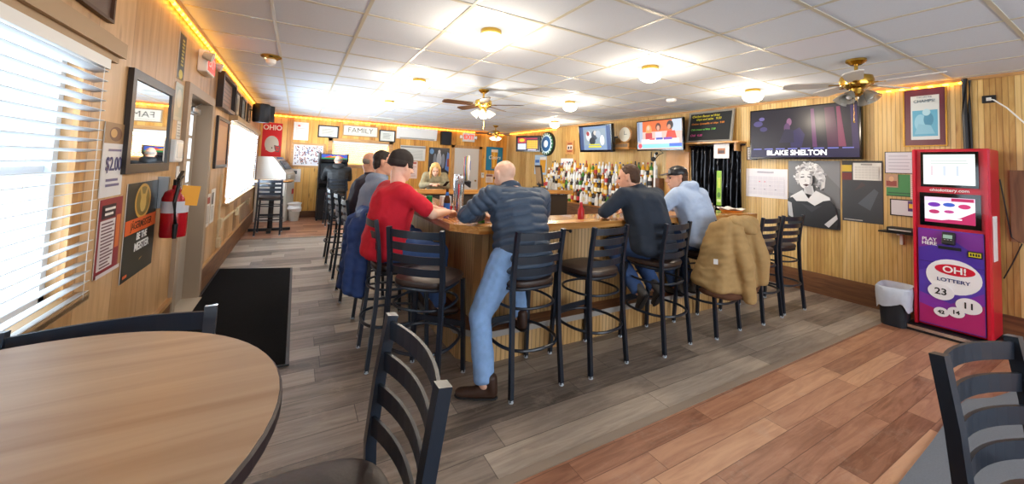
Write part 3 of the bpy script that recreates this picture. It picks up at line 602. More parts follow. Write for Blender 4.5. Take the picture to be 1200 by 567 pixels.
sheet('menu_poster', 'long red and white price list poster under the two dollar sign', 'poster', 'L', 2.62, 2.9, .85, 1.24, plain('8d2b35', (rc(.08, .08, .72, .72), 'e4dfe0'), (rc(.1, .74, .7, .92), '30222a'), (rc(.76, .3, .95, .75), 'd2733c'), lines(14, .12, .68, .1, .7, '6b4650', .4, .45), lines(2, .16, .66, .77, .9, 'e8e2dc', .3, .5), (rc(.0, .0, 1, .05), 'd9d3d6')))
t, w, h = framed('sign_board', 'brown wooden sign above the large window header', 'sign', 'L', 1.5, 2.53, 2.1, 2.45, .015, MC['dark_brown'], plain('5d463c')); text('R', .2, MC['paper'], t, (.2, -.014, .12), bold=.002)
t, w, h = sheet('narrow_banner', 'narrow black vertical sign with yellow lettering over the clear plaque', 'sign', 'L', 3.73, 3.91, 2.06, 2.42, plain('26241f', (el(.5, .12, .3, .1), 'c9b53a'), (rc(.03, .01, .97, .02), 'c9b53a'), (rc(.03, .98, .97, .99), 'c9b53a')), gap=.004)
art('lettering', [(rc(.3, .3 + .075*q, .7 - .08*(q % 2), .345 + .075*q), 'b8a64e') for q in range(8)], t, w, h, -.004)
t, w, h = sheet('plaque', 'glossy pale green plaque beside the door frame', 'plaque', 'L', 3.72, 3.94, 1.74, 2.03, plain('b9b8a2', (rc(.1, .1, .9, .9), 'a2ab98'), (el(.5, .6, .3, .25), 'c6c3a8')), GLOSSP)
t = on_wall('wall_box', 'white box with small screen on the wall by the door', 'box', 'L', 3.74, 1.42); MB().bx(-.1, .1, -.055, 0, 0, .17, .012).build('housing', 'white', t); MB().bx(-.075, .075, -.058, -.053, .03, .14).build('face_plate', mat('pale_grey', 'd6dad8', .25), t); MB().bx(.101, .16, -.05, -.01, .02, .06, .01).build('handle', 'black', t)
t, w, h = sheet('paper_notice', 'small white paper notice above the white wall box', 'paper', 'L', 3.85, 3.96, 1.60, 1.74, plain('dcdcd6', lines(5, .1, .9, .1, .9, '9a9a98')), gap=.002)
# emergency exit unit
t = on_wall('exit_sign', 'red lit emergency exit sign with two lamp heads above the entrance door', 'exit sign', 'L', 4.5, 2.24)
MB().bx(-.17, .17, -.075, 0, 0, .2, .01).build('housing', 'white', t); MB().bx(-.15, .15, -.078, -.072, .02, .18).build('lit_face', mat('exit_glow_red', 'ff3b30', .4, emit=1.2), t); text('EXIT', .13, MC['ink_white'], t, (0, -.08, .1), bold=.002)
for s in (-1, 1): MB().cyl((s*.22, -.05, .14), (s*.22, -.12, .12), .03, .045, 14).cyl((s*.17, -.04, .14), (s*.22, -.06, .14), .012).build('lamp_head', 'grey_plastic', t, True)
# extinguisher
t = on_wall('fire_extinguisher', 'red fire extinguisher with yellow tag hung beside the door', 'fire extinguisher', 'L', 3.52, .9, .1)
MB().lathe([(0, 0), (.072, 0), (.075, .02), (.075, .27), (.06, .315), (.025, .335), (.022, .36), (0, .36)], n=24).build('cylinder', mat('ext_red', 'a8141f', .25, coat=.4), t, True)
MB().lathe([(.0762, .17), (.0762, .25)], n=24).build('label', mat('ext_label', 'c9ccd6', .4), t, True)
MB().cyl((0, 0, .35), (0, 0, .4), .02).box((.03, -.01, .405), (.12, .02, .012), rot=Euler((0, -.25, 0))).box((.035, -.01, .43), (.12, .02, .01), rot=Euler((0, -.45, 0))).build('valve', 'black', t)
MB().tube([(-.03, -.02, .385), (-.09, -.03, .36), (-.115, -.02, .25), (-.1, -.03, .1), (-.098, -.03, .04)], .011).cyl((-.098, -.03, .1), (-.098, -.03, 0), .016, .012).build('hose', 'black', t, True)
MB().box((-.035, -.085, .29), (.004, .1, .14), rot=Euler((.1, 0, .25))).build('tag', mat('tag_yellow', 'f0a81e', .5), t); MB().bx(-.02, .02, .04, .098, .2, .42).build('bracket', 'steel', t)
def simple_frame(lb, s0, s1, z0, z1, bgc, *more, fw=.03, fm=None, wall='L', cat='framed picture', name='picture_frame', m_=None, dep=.025): return framed(name, lb, cat, wall, s0, s1, z0, z1, fw, fm or MC['dark_frame'], plain(bgc, *more), dep, m_)
simple_frame('dark framed wooden plaque board beyond the door, high on the wall', 5.3, 6.3, 2.03, 2.44, '8a6a55', lines(6, .05, .95, .05, .95, '5d4438', .1, .3), fw=.04, dep=.06)
simple_frame('dark framed brown picture beyond the door, above the two paper notices', 5.4, 6.2, 1.33, 1.94, 'a3714a', (rc(.1, .1, .9, .9), 'b98a5f'), fw=.04)
simple_frame('narrow pale frame before the long window, high up', 6.65, 7.05, 2.06, 2.42, 'b6a98c', (el(.5, .5, .25, .35), '6c6250'))
simple_frame('second narrow frame above the long window, next to the pale one', 7.25, 7.7, 2.08, 2.42, '8f8f86', (rc(.2, .2, .8, .8), '5e6a6c'))
simple_frame('last small frame above the long window nearest the speaker', 8.1, 8.5, 2.1, 2.42, 'b29c80', (rc(.2, .2, .8, .8), '7b5b45'))
sheet('paper_notice', 'white and red paper notice beside the door, nearer of two', 'paper', 'L', 5.16, 5.4, .69, 1.05, plain('d8d2cb', (rc(.1, .7, .9, .9), 'a23c32'), lines(8, .1, .9, .1, .65, '6b6460')))
sheet('paper_notice', 'white paper notice beside the door, further of two', 'paper', 'L', 5.45, 5.68, .70, 1.09, plain('dcd8d2', (rc(.1, .55, .6, .9), '5d5a58'), lines(6, .1, .9, .1, .5, '7b7672')))
t = on_wall('light_switch', 'white switch plate above the fire extinguisher', 'light switch', 'L', 3.97, 1.27); MB().bx(-.035, .035, -.008, 0, 0, .115, .003).build('plate', 'white', t); MB().bx(-.006, .006, -.018, -.008, .045, .07).build('toggle', 'white', t)
t = on_wall('conduit', 'cream surface conduit with boxes below the long window', 'conduit', 'L', 0, 0); m = mat('conduit_cream', 'd0bf9e', .5)
MB().bx(6.02, 6.04, -.02, 0, .38, 1.25).bx(6.03, 9.6, -.02, 0, .6, .625).build('raceway', m, t)
for s, z in ((6.03, .38), (6.03, .62), (7.6, .58), (9.2, .58)): MB().bx(s - .05, s + .05, -.045, 0, z - .06, z + .06, .006).build('outlet_box', m, t)
t = thing('speaker', 'large black speaker tilted in the corner beside the red banner', 'speaker', (.2, 8.35, 2.29), .9)
b = MB(); b.lathe([(0, -.17), (.13, -.17), (.15, -.14), (.15, .14), (.13, .17), (0, .17)], n=24, sx=.9); b.build('cabinet', BK, t, True)
MB().lathe([(0, -.15), (.152, -.15), (.157, 0), (.152, .15), (0, .15)], n=24, sx=.85, sy=.85).bx(-.17, .17, -.13, -.10, -.15, .15, .01).build('grille', mat('grille_black', '26282c', .8), t, True); MB().cyl((0, .0, 0), (-.12, .16, .06), .012).build('bracket', 'black_metal', t)

# ------------------------------------------------------------------ back wall
OW = mat('ohio_white', 'ece3d8', .7)
t, w, h = sheet('team_banner', 'red fabric banner with grey football helmet in the far corner', 'banner', 'B', .05, .46, 1.15, 2.33, plain('cf2c30', (el(.5, .56, .36, .17, 26, 20, 360), 'c9c5b6'), ([(.2, .5), (.22, .43), (.62, .41), (.72, .46), (.78, .52), (.6, .52)], 'c9c5b6'), ([(.62, .54), (.95, .52), (.9, .4), (.72, .4), (.66, .46)], '5e5b54'), ([(.68, .52), (.9, .505), (.86, .42), (.74, .42)], 'c2423f'), ([(.66, .48), (.93, .465), (.92, .455), (.66, .468)], '5e5b54'), (el(.52, .48, .035, .014), '2a2a2a')), m=print_mat('fabric_print', 0, .9), pm=mat('fabric_red', 'cf2c30', .9))
text('OHIO', .17, OW, t, (0, -.004, 1.06), sx=.88, bold=.004); text('STATE', .13, OW, t, (0, -.004, .12), sx=.88, bold=.004)
sheet('paper_notice', 'white paper notice with red print above the team photo', 'paper', 'B', .7, 1.03, 1.95, 2.4, plain('eeebe6', (el(.35, .8, .1, .05), 'd66a5a'), lines(7, .15, .85, .1, .7, 'c9c2bc')))
simple_frame('wood framed certificate above the team photo and window', 1.24, 1.73, 2.05, 2.37, 'ece9de', (rc(.06, .08, .94, .92), 'ddd9cc'), lines(5, .15, .85, .2, .8, '8d8a80'), wall='B', cat='certificate', fm=mat('frame_black', '2d2b2a', .4))
t, w, h = framed('wall_sign', 'white framed sign reading FAMILY on the back wall', 'sign', 'B', 1.83, 2.72, 2.14, 2.43, .02, MC['tan_trim'], plain('e4dfd0', lines(2, .1, .9, .08, .2, 'b9b4a6')))
text('FAMILY', .19, mat('ink_grey', '4a4640', .5), t, (0, -.014, .155), sx=1.05, bold=-.001)
simple_frame('black framed certificate beside the family sign, near the air conditioner', 2.76, 3.2, 2.04, 2.37, 'e6e8e0', (rc(.08, .1, .92, .9), 'd6dad0'), lines(5, .2, .8, .2, .8, '8f938a'), wall='B', cat='certificate', fm=MC['frame_black'])
cr = [(rc(0, 0, 1, 1), 'e9e7ea')]
for q in range(150):
    u, v = random.uniform(.03, .94), random.uniform(.06, .92); cr.append((rc(u, v, u + .03, v + .06), random.choice(['5b6790', '8a3d36', '2f2f38', 'b98f76', '7d7f94', 'c9a38b', 'a0413a'])))
simple_frame('wide wood framed group photo on the back wall', .68, 1.44, 1.26, 1.88, 'e9e7ea', *cr[1:], fw=.05, fm=MC['pine_trim_x'], wall='B', cat='framed photo')
sheet('paper_notice', 'white paper with small dark picture above the trash bag', 'paper', 'B', .64, .92, .89, 1.22, plain('ece9e6', (rc(.3, .6, .7, .85), '34383f'), lines(4, .2, .8, .15, .5, 'b9b5b2')))
t = on_wall('mini_split', 'white wall mounted air conditioner near the ceiling of the back wall', 'air conditioner', 'B', 3.8, 2.16)
b = MB(); b.prism([(-.57, 0), (.57, 0), (.57, -.2), (-.57, -.2)], 0, .32)
for v in b.bm.verts:
    if v.co.y < -.1 and v.co.z < .1: v.co.y += .07
b.build('casing', 'white', t); MB().box((0, -.14, .02), (1.0, .06, .015), rot=Euler((-.5, 0, 0))).build('louver', 'grey_plastic', t)
t = on_wall('window_unit', 'white framed air conditioner panel under the wall mounted unit', 'air conditioner', 'B', 3.72, 1.55)
MB().bx(-.36, .36, -.06, 0, 0, .43, .01).build('casing', mat('offwhite', 'dad8d0', .5), t); b = MB()
for q in range(8): b.bx(-.3, .28, -.066, -.058, .05 + q*.035, .07 + q*.035)
b.build('grille', 'grey_plastic', t); MB().bx(-.36, .36, -.064, -.058, .36, .41).build('control_strip', 'grey_trim', t)
sheet('paper_notice', 'pink and white paper notice below the air conditioner panel', 'paper', 'B', 3.58, 3.88, 1.03, 1.53, plain('e6cfc6', (rc(.1, .85, .9, .95), 'b2503f'), lines(9, .1, .9, .08, .8, 'b98a80')))
t = on_wall('speaker', 'small black speaker between air conditioner and exit sign', 'speaker', 'B', 4.68, 2.06); MB().bx(-.15, .15, -.16, 0, 0, .41, .01).build('cabinet', BK, t); MB().bx(-.13, .13, -.168, -.155, .02, .39).build('grille', 'grille_black', t)
t = on_wall('exit_sign', 'white exit sign with red letters above the pale back door', 'exit sign', 'B', 5.44, 2.21); MB().bx(-.2, .2, -.06, 0, 0, .27, .01).build('housing', 'white', t); text('EXIT', .2, mat('exit_red', 'e0402e', .4, emit=.7), t, (0, -.062, .135), bold=.005, sx=.85)
for s in (-1, 1): MB().cyl((s*.2, -.03, .14), (s*.27, -.06, .14), .03, .055, 14).build('lamp_head', 'white', t, True)
t, w, h = sheet('poster', 'black poster with pale figures behind the blonde woman', 'poster', 'B', 4.2, 4.84, 1.17, 1.97, plain('22242c', (el(.5, .55, .12, .3), '9fa3aa'), (el(.3, .5, .08, .28), '6d737c'), (el(.7, .5, .09, .28), '767b86'), (el(.5, .85, .06, .07), 'b9babd'), (el(.14, .85, .1, .1), '5d8ab5'), ([(.8, .2), (1, .1), (1, .8), (.9, .85)], '5477b5'), (rc(.9, .3, 1, .6), '8a3d3d')), GLOSSP)
t, w, h = sheet('beer_poster', 'blue poster of a full beer glass on the back wall corner', 'poster', 'B', 6.08, 6.68, 1.34, 2.1, plain('1b6f97', (rc(.04, .03, .96, .97), '1e80a8'), ([(.36, .12), (.64, .12), (.7, .8), (.3, .8)], 'd99a2a'), ([(.44, .14), (.52, .14), (.54, .78), (.42, .78)], 'efc35a'), (rc(.3, .78, .7, .9), 'efe8d8'), (el(.5, .1, .2, .035), 'b5802a')), GLOSSP)
text('Coors', .17, MC['ink_white'], t, (0, -.004, .42), shear=.3, sx=1.0)
for s, lb in ((6.1, 'small white notice under the blue beer poster, nearer the door'), (6.45, 'small white notice under the blue beer poster, nearer the corner')): sheet('paper_notice', lb, 'paper', 'B', s, s + .26, .95, 1.22, plain('e6ddd6', (rc(.05, .7, .95, .95), '8a5a50'), lines(5, .1, .9, .1, .6, 'a88a80')))
t = on_wall('thermostat', 'small white thermostat on the wood trim beside the pale door', 'thermostat', 'B', 5.98, 1.1); MB().bx(-.05, .05, -.03, 0, 0, .16, .008).build('housing', 'white', t); MB().bx(-.03, .03, -.034, -.03, .08, .13).build('dial_window', 'grey_plastic', t)
# cash machine, pub table, bag, game cabinet
t = thing('cash_machine', 'pale grey cash machine with sloped screen in the far corner', 'cash machine', (.40, 10.6, 0), 1.25)
b = MB(); prof = [(-.32, 0), (.3, 0), (.3, 1.5), (-.02, 1.5), (-.1, 1.42), (-.32, 1.12)]
b.prism([(y, z) for y, z in prof], -.29, .29); b._x(b.bm.verts[:], Matrix(((0, 0, 1, 0), (1, 0, 0, 0), (0, 1, 0, 0), (0, 0, 0, 1)))); b.build('cabinet', mat('atm_grey', 'cfcdc6', .4), t)
MB().box((0, -.2, 1.32), (.36, .015, .24), rot=Euler((-.6, 0, 0))).build('screen_panel', mat('atm_screen', '2c3138', .15), t); MB().bx(-.14, .14, -.075, -.04, 1.44, 1.49).build('top_sign', mat('atm_sign', '35507d', .3, emit=.3), t)
MB().bx(-.24, .24, -.335, -.31, .1, .95, .008).build('safe_door', 'atm_grey', t); MB().bx(-.12, .12, -.36, -.31, 1.0, 1.08, .008).build('keypad', 'grey_plastic', t); MB().bx(.1, .22, -.34, -.33, .62, .74).build('logo_plate', 'red_plastic', t)
t = thing('round_table', 'small round pub table with wood top in front of the cash machine', 'table', (.42, 9.1, 0))
MB().lathe([(0, 1.0), (.36, 1.0), (.37, 1.015), (.36, 1.03), (0, 1.03)], n=40).build('table_top', 'rail_wood_x', t, True); MB().lathe([(.3, .985), (.34, .985), (.34, 1.0), (.3, 1.0)], n=32).cyl((0, 0, .05), (0, 0, 1.0), .045, n=16).build('column', 'black', t); MB().box((0, 0, .03), (.72, .07, .05)).box((0, 0, .03), (.07, .72, .05)).build('cross_base', 'black', t)
t = thing('trash_bag', 'white tied plastic bag hanging in a bin beside the cash machine', 'trash bag', (.83, 10.4, 0))
MB().lathe([(0, 0), (.1, 0), (.13, .3), (0, .3)], n=16).build('bin', 'grey_plastic', t); b = MB().lathe([(0, .25), (.14, .22), (.16, .3), (.12, .36), (.15, .42), (.05, .44), (0, .42)], n=20)
for v in b.bm.verts: v.co += Vector((1, 1, .6)) * .03 * noise.noise(v.co*11)
b.build('bag', 'white', t, True)
t = thing('arcade_cabinet', 'black upright video game cabinet with bright marquee by the back window', 'arcade cabinet', (1.62, 10.28, 0))
b = MB(); prof = [(0, 0), (.62, 0), (.62, 1.64), (-.02, 1.64), (-.02, 1.48), (.1, 1.42), (.2, 1.0), (-.08, .9), (-.06, .78), (0, .74)]
for s in (-1, 1):
    bb = MB(); bb.prism(prof, s*.31 - .015, s*.31 + .015); bb._x(bb.bm.verts[:], Matrix(((0, 0, 1, 0), (1, 0, 0, 0), (0, 1, 0, 0), (0, 0, 0, 1)))); bb.build('side_panel', BK, t)
MB().bx(-.295, .295, .02, .6, .02, .78).bx(-.295, .295, .25, .6, .78, 1.6).build('body', BK, t)
mq = MB().bx(-.295, .295, -.015, .3, 1.49, 1.62).build('marquee', BK, t); art('marquee_picture', [(rc(0, 0, 1, 1), '2a4fc0'), (rc(0, 0, 1, .3), '1d8a4a'), ([(.1, .3), (.35, .8), (.5, .4), (.7, .85), (.9, .3)], 'd8302a'), ([(.3, .4), (.5, .75), (.7, .4)], 'f0b52a')], mq, .57, .11, -.0165, SCREEN, z0=1.5)
sc = MB().box((0, .16, 1.22), (.56, .03, .42), rot=Euler((-.25, 0, 0))).build('monitor', 'black_gloss', t); o = art('screen', [(rc(0, 0, 1, 1), 'c9d9c0'), (rc(.05, .1, .95, .5), '8fb58a'), (el(.5, .6, .2, .15), 'dfe6f0'), (rc(.1, .7, .9, .9), 'b2c9e0')], sc, .5, .36, 0, SCREEN); o.location = (0, .128, 1.04); o.rotation_euler = (-.25, 0, 0)
MB().box((0, .05, .95), (.58, .3, .03), rot=Euler((.34, 0, 0))).build('control_panel', 'black', t)
# ------------------------------------------------------------------ right wall; s0 is the viewer's left edge (larger y)
def tv(name, lb, s0, s1, z0, z1, gap, shapes, bez=.02, tilt=0, rz=0, dep=.06, cat='television'):
    w = s0 - s1; h = z1 - z0; t = thing(name, lb, cat, (W - gap, (s0 + s1)/2, z0), RX + rz)
    piv = bpy.data.objects.new('display_panel', None); 
    b = MB().bx(-w/2, w/2, 0, dep, 0, h, .006); R_ = Matrix.Translation((0, 0, h/2)) @ Matrix.Rotation(tilt, 4, 'X') @ Matrix.Translation((0, 0, -h/2)); b._x(b.bm.verts[:], R_); p = b.build('display_panel', 'black_gloss', t)
    o = art('screen', shapes, p, w - 2*bez, h - 2.4*bez, -.0012, SCREEN, z0=bez*1.4, step=.0003); o.matrix_local = R_
    o = MB().bx(-.04, .04, .03, gap - .001, h*.42, h*.58).build('wall_bracket', 'black_metal', t); o.rotation_euler = (0, 0, -rz)
    return t, p, R_, w, h
big = [(rc(0, 0, 1, 1), '120e22'), (rc(.0, .0, 1, .16), '16123c'), ([(.42, .2), (.52, .2), (.55, .45), (.5, .6), (.4, .5)], '221a4e'), (el(.40, .72, .025, .08), '8a5a7c'), (el(.38, .6, .03, .1), '5b3b62'), ([(.3, .3), (.45, .3), (.44, .56), (.36, .58)], '1b1838'), ([(.62, .2), (.66, .2), (.63, .95), (.6, .95)], '5c2c5c'), ([(.75, .2), (.85, .2), (.8, .95), (.72, .95)], '4a1f3c'), ([(.84, .2), (.9, .2), (.85, .95), (.82, .95)], '7a3450'), ([(.95, .16), (1, .16), (.98, .95), (.93, .95)], '2d1e4a'), (el(.08, .72, .05, .06), '4c4378'), (el(.12, .82, .03, .04), '6a609a'), (el(.14, .6, .04, .05), '3d3468')]
for q in range(8): big.append((rc(.03 + q*.12, .165, .12 + q*.12, .185), '6f74c8'))
t, p, R_, w, h = tv('television', 'large wall television showing a dark concert and singer caption', 3.16, 1.87, 1.74, 2.46, .1, big, .018, 0.0)
text('BLAKE SHELTON', .095, mat('screen_white', 'ffffff', .5, emit=1.0), p, (-.05, -.004, .085), bold=.0015); 
show = [(rc(0, 0, 1, 1), 'd9b6a8'), (rc(0, .25, .13, 1), 'a9b4c8'), (rc(.02, .3, .05, .98), '6d7c9a'), (rc(.13, .62, .8, 1), 'd9662a'), (rc(.8, .6, 1, 1), 'b9c3d6'), (el(.28, .68, .07, .2), 'd99a5a'), (el(.27, .76, .035, .08), 'e6b79a'), (rc(.2, .36, .36, .58), 'c23a3a'), (el(.5, .78, .06, .14), '5b2c22'), (el(.5, .74, .035, .09), 'd79c80'), (rc(.43, .36, .58, .6), 'e0c9d2'), (el(.76, .82, .07, .15), '2e1c1e'), (el(.74, .76, .035, .08), 'c98a6c'), ([(.66, .36), (.9, .36), (.86, .62), (.7, .62)], 'd83a22'), (rc(.1, .2, .95, .36), 'e9e2e6'), (rc(.45, .33, .6, .4), '3f55b0'), (rc(.62, .32, .8, .4), '7a3fa8'), (rc(.3, .33, .42, .39), 'd94f5a'), (rc(0, .04, 1, .18), '8fd4ea'), (rc(.74, .08, 1, .19), '3f6ad0'), (el(.07, .12, .05, .08), 'e05060')]
t, p, R_, w, h = tv('television', 'wall television showing a colourful talk show beside the chalkboard', 5.05, 4.06, 1.875, 2.43, .42, show, .02, .06, .0)
show2 = [(rc(0, 0, 1, 1), '7c93b4'), (rc(.0, 0, .12, 1), '3a4d78'), (rc(.88, 0, 1, 1), '3b5080'), (rc(.15, .2, .85, .9), '8d9ca8'), (el(.3, .6, .09, .22), 'd8d9dc'), (el(.28, .7, .05, .1), 'a33a3a'), (el(.5, .62, .1, .2), '3d4450'), (el(.52, .72, .05, .1), 'cfc6bc'), (el(.74, .4, .07, .22), 'e4e6ea'), (el(.42, .38, .1, .16), '23272e'), (el(.62, .66, .08, .16), 'a8b2be'), (rc(.28, .1, .7, .17), 'd8d020'), (rc(.3, .2, .66, .25), 'd8d020')]
t, p, R_, w, h = tv('television', 'smaller wall television tilted forward above the liquor shelves', 6.52, 5.62, 1.86, 2.44, .55, show2, .035, .14, .12, .09)
keno = [(rc(0, 0, 1, 1), '1c1018'), (rc(.06, .08, .42, .5), 'cfd2ea'), (rc(.06, .55, .42, .92), 'c22a3a'), (el(.24, .75, .12, .12), 'f0c02a'), (rc(.46, .14, .92, .74), 'c88a12'), (rc(.44, .8, .9, .9), 'b0203a'), (rc(.5, .03, .85, .1), 'd8c8d8')] + [(rc(.47 + i*.09, .16 + j*.145, .54 + i*.09, .28 + j*.145), 'f0b820') for i in range(5) for j in range(4)]
t, p, R_, w, h = tv('television', 'lottery number game screen in the back corner by the beer poster', 9.3, 8.5, 1.92, 2.36, .45, keno, .02, .04, .45)
# chalkboard on its shelf above the curtain doorway
t = thing('chalkboard', 'black chalkboard menu with handwritten lines, leaning on the shelf', 'chalkboard', (W - .14, 3.8, 2.015), RX)
R_ = Matrix.Rotation(-.16, 4, 'X'); b = MB().bx(-.37, .37, -.01, .01, .03, .5); b._x(b.bm.verts[:], R_); b.build('slate', mat('slate', '26282a', .7), t)
b = MB().bx(-.39, .39, -.018, .014, 0, .03).bx(-.39, .39, -.018, .014, .5, .53).bx(-.39, -.36, -.018, .014, .03, .5).bx(.36, .39, -.018, .014, .03, .5); b._x(b.bm.verts[:], R_); b.build('frame', mat('grey_frame', '8c8880', .5), t)
for s_, c, x, z in (('Chicken Bacon w/ fries', 'ddd23a', -.33, .45), ('chips and salsa   9.50', 'ddd23a', -.25, .395), ('Chicken Quesadilla w/ chips  9.50', 'e08a3a', -.33, .32), ('Chili cheese w/ fries  7.50', '7ed060', -.33, .22), ('Chili  4.50', 'e05aa0', -.33, .12)):
    o = text(s_, .052 if len(s_) < 24 else .042, mat('chalk_' + c, c, .8), t, (0, 0, 0), align='LEFT', shear=.2, bold=.0006); o.matrix_local = R_ @ Matrix.Translation((x, -.012, z)) @ Matrix.Rotation(PI/2, 4, 'X')
t = on_wall('wall_shelf', 'wooden shelf over the black curtain carrying the chalkboard', 'shelf', 'R', 3.78, 1.985); MB().bx(-.52, .52, -.22, 0, 0, .03, .004).build('board', 'rail_wood_x', t); MB().bx(-.46, -.43, -.18, 0, -.12, 0).bx(.43, .46, -.18, 0, -.12, 0).build('bracket', 'pine_trim_z', t)
t = on_wall('curtain', 'shiny black foil curtain over a doorway under the chalkboard', 'curtain', 'R', 3.72, .55, .03); 
b = MB(); n = 120; g = []
for zi in range(15):
    z = zi/14*1.41; g.append([b.bm.verts.new((-.44 + .88*q/n, -.035 + .028*math.sin(q*.62 + .5*math.sin(z*3)) + .018*math.sin(q*.23 + z*2.2) + .01*noise.noise((q*.2, z*5, 1)), z)) for q in range(n + 1)])
for A, B in zip(g, g[1:]):
    for q in range(n): b.bm.faces.new((A[q], A[q+1], B[q+1], B[q]))
o = b.build('foil', mat('foil_black', '17181d', .13, .55), t, True); md = o.modifiers.new('s', 'SOLIDIFY'); md.thickness = .002
MB().cyl((-.47, -.03, 1.41), (.47, -.03, 1.41), .011).build('rod', 'black_metal', t)
sheet('paper_notice', 'white paper with small building picture pinned on the black curtain', 'paper', 'R', 3.71, 3.46, 1.75, 1.98, plain('efedf0', (rc(.25, .3, .75, .7), 'a8683a'), (rc(.3, .35, .7, .55), '4f3a3c')), gap=.12)
b = sheet('paper_banner', 'narrow bright green printed strip hanging against the black curtain', 'banner', 'R', 3.66, 3.58, 1.0, 1.55, plain('8fbf2a', (rc(.2, .5, .8, .8), 'c9d84a'), (el(.5, .3, .35, .08), '4f7d1c'), (rc(.1, .1, .9, .18), 'd6e2a0')), gap=.115)
t, w, h = sheet('wall_calendar', 'white month calendar sheet under the large television', 'calendar', 'R', 3.26, 2.7, 1.18, 1.6, plain('e9e7ee', *[(rc(.05 + .128*i, .1 + .13*j, .165 + .128*i, .215 + .13*j), 'dcdae4') for i in range(7) for j in range(5)], *[(el(.1 + .128*i, .16 + .13*j, .02, .015), c) for i, j, c in ((2, 3, 'd0506a'), (3, 3, 'd0506a'), (1, 1, '7a7c8c'), (4, 2, '8a8c9c'), (5, 1, '7a7c8c'), (3, 1, '8a8c9c'))], lines(1, .3, .7, .82, .95, 'a9a7b4', .1)))
# portrait poster
hair = [([(.2, .62), (.15, .74), (.18, .86), (.28, .95), (.45, .985), (.6, .95), (.7, .86), (.74, .74), (.72, .6), (.64, .56), (.6, .7), (.5, .8), (.3, .8), (.25, .7)], 'cfcfd2')]
pr = random.Random(3); done = 0
while done < 90:
    a = pr.uniform(.14, .75); c = pr.uniform(.57, .98)
    if ((a - .44)/.3)**2 + ((c - .78)/.2)**2 > 1 or (((a - .4)/.14)**2 + ((c - .7)/.13)**2 < 1): continue
    rr = pr.uniform(.018, .045); tt = pr.uniform(0, 360); hair.append((el(a, c, rr, rr*.62, 12, tt, tt + 200), pr.choice(['e9e9eb', 'f0f0f1', 'dcdcdf', 'a9a9ae', '8f8f95', 'c2c2c6']))); done += 1
por = plain('6d6f73', ([(0, 0), (1, 0), (1, .3), (0, .5)], '55575b'), ([(.5, 1), (1, 1), (1, .6)], '7c7e83'), ([(.63, .9), (.75, .8), (.7, .55), (.58, .6)], '323438'), hair, ([(.36, .6), (.52, .62), (.56, .48), (.34, .5)], 'c9c9cc'), (el(.38, .71, .135, .14, 22), 'dedee0'), ([(.47, .82), (.52, .72), (.48, .6), (.42, .575), (.46, .66)], 'b9b9bd'), ([(.28, .785), (.33, .795), (.37, .785), (.33, .785)], '4a4a50'), ([(.42, .79), (.47, .8), (.51, .775), (.46, .788)], '4a4a50'), ([(.36, .6), (.5, .6), (.52, .5), (.42, .5)], 'b4b4b8'), ([(.08, .44), (.32, .55), (.44, .42), (.58, .55), (.84, .46), (.86, .36), (.5, .3), (.06, .36)], 'dcdcde'),
    ([(.02, .4), (.12, .43), (.2, .37), (.42, .38), (.56, .32), (.72, .4), (.84, .42), (.92, .36), (.98, .1), (.98, .0), (.02, .0)], '2a2c30'), ([(.3, .34), (.5, .31), (.7, .33), (.5, .22)], '3a3c41'), ([(.02, .36), (.1, .34), (.14, .1), (.04, .14)], 'b9b9bd'), ([(.74, .06), (.96, .22), (.98, .16), (.82, .02)], 'c9c9cc'),
    ([(.28, .75), (.36, .76), (.36, .745), (.29, .735)], '2c2c30'), ([(.42, .765), (.49, .75), (.49, .735), (.42, .75)], '2c2c30'), ([(.33, .63), (.4, .645), (.46, .63), (.4, .605)], '4a2c30'), ([(.38, .72), (.4, .68), (.37, .675)], 'b0b0b4'), (el(.48, .65, .008, .006), '2c2c30'))
sheet('portrait_poster', 'black and white portrait poster of a blonde woman in an off shoulder dress', 'poster', 'R', 2.69, 2.11, .85, 1.72, por, GLOSSP, pm=MC['ink_black'])
t, w, h = sheet('dark_poster', 'worn dark grey poster beside the blonde portrait, under a small calendar', 'poster', 'R', 2.09, 1.71, .98, 1.725, plain('3f4247', (rc(0, .9, 1, 1), '2b2d30'), (rc(0, .82, .25, .93), 'c2a533'), (rc(0, .68, .25, .8), '6a2a2c'), ([(.4, .3), (.7, .2), (.9, .5), (.8, .55)], '565d66'), ([(.3, .5), (.6, .6), (.5, .65)], '4d4244'), lines(1, .05, .7, .01, .05, 'b9b9b5')), GLOSSP, pm=MC['ink_black'])
sheet('wall_calendar', 'small white calendar hung over the dark grey poster', 'calendar', 'R', 1.98, 1.72, 1.49, 1.7, plain('e0ded8', *[(rc(.06 + .125*i, .08 + .15*j, .17 + .125*i, .2 + .15*j), 'cfcdc8') for i in range(7) for j in range(5)], (rc(.3, .86, .7, .95), '9a9894')), gap=.012)
t, w, h = framed('picture_frame', 'large framed blue print with burgundy mat and gold frame', 'framed picture', 'R', 1.53, 1.195, 1.885, 2.535, .012, MC['gold'], plain('5d2436', (rc(.16, .1, .86, .88), 'cdd3d2'), (rc(.2, .16, .82, .62), '5ba6c4'), (el(.4, .4, .15, .15), '8cc4d8'), (el(.6, .45, .12, .12), '3f87a8'), ([(.25, .2), (.75, .2), (.65, .35), (.35, .38)], '7fb9cf'), (el(.55, .58, .1, .06), 'a9d2de')), .02, GLOSSP)
text("CHAMPS!", .045, mat('ink_teal', '2f5f78', .5), t, (.0, -.0155, .50), sx=.9); text('THEY ARE THE', .02, MC['ink_teal'], t, (0, -.0155, .545), sx=.9)
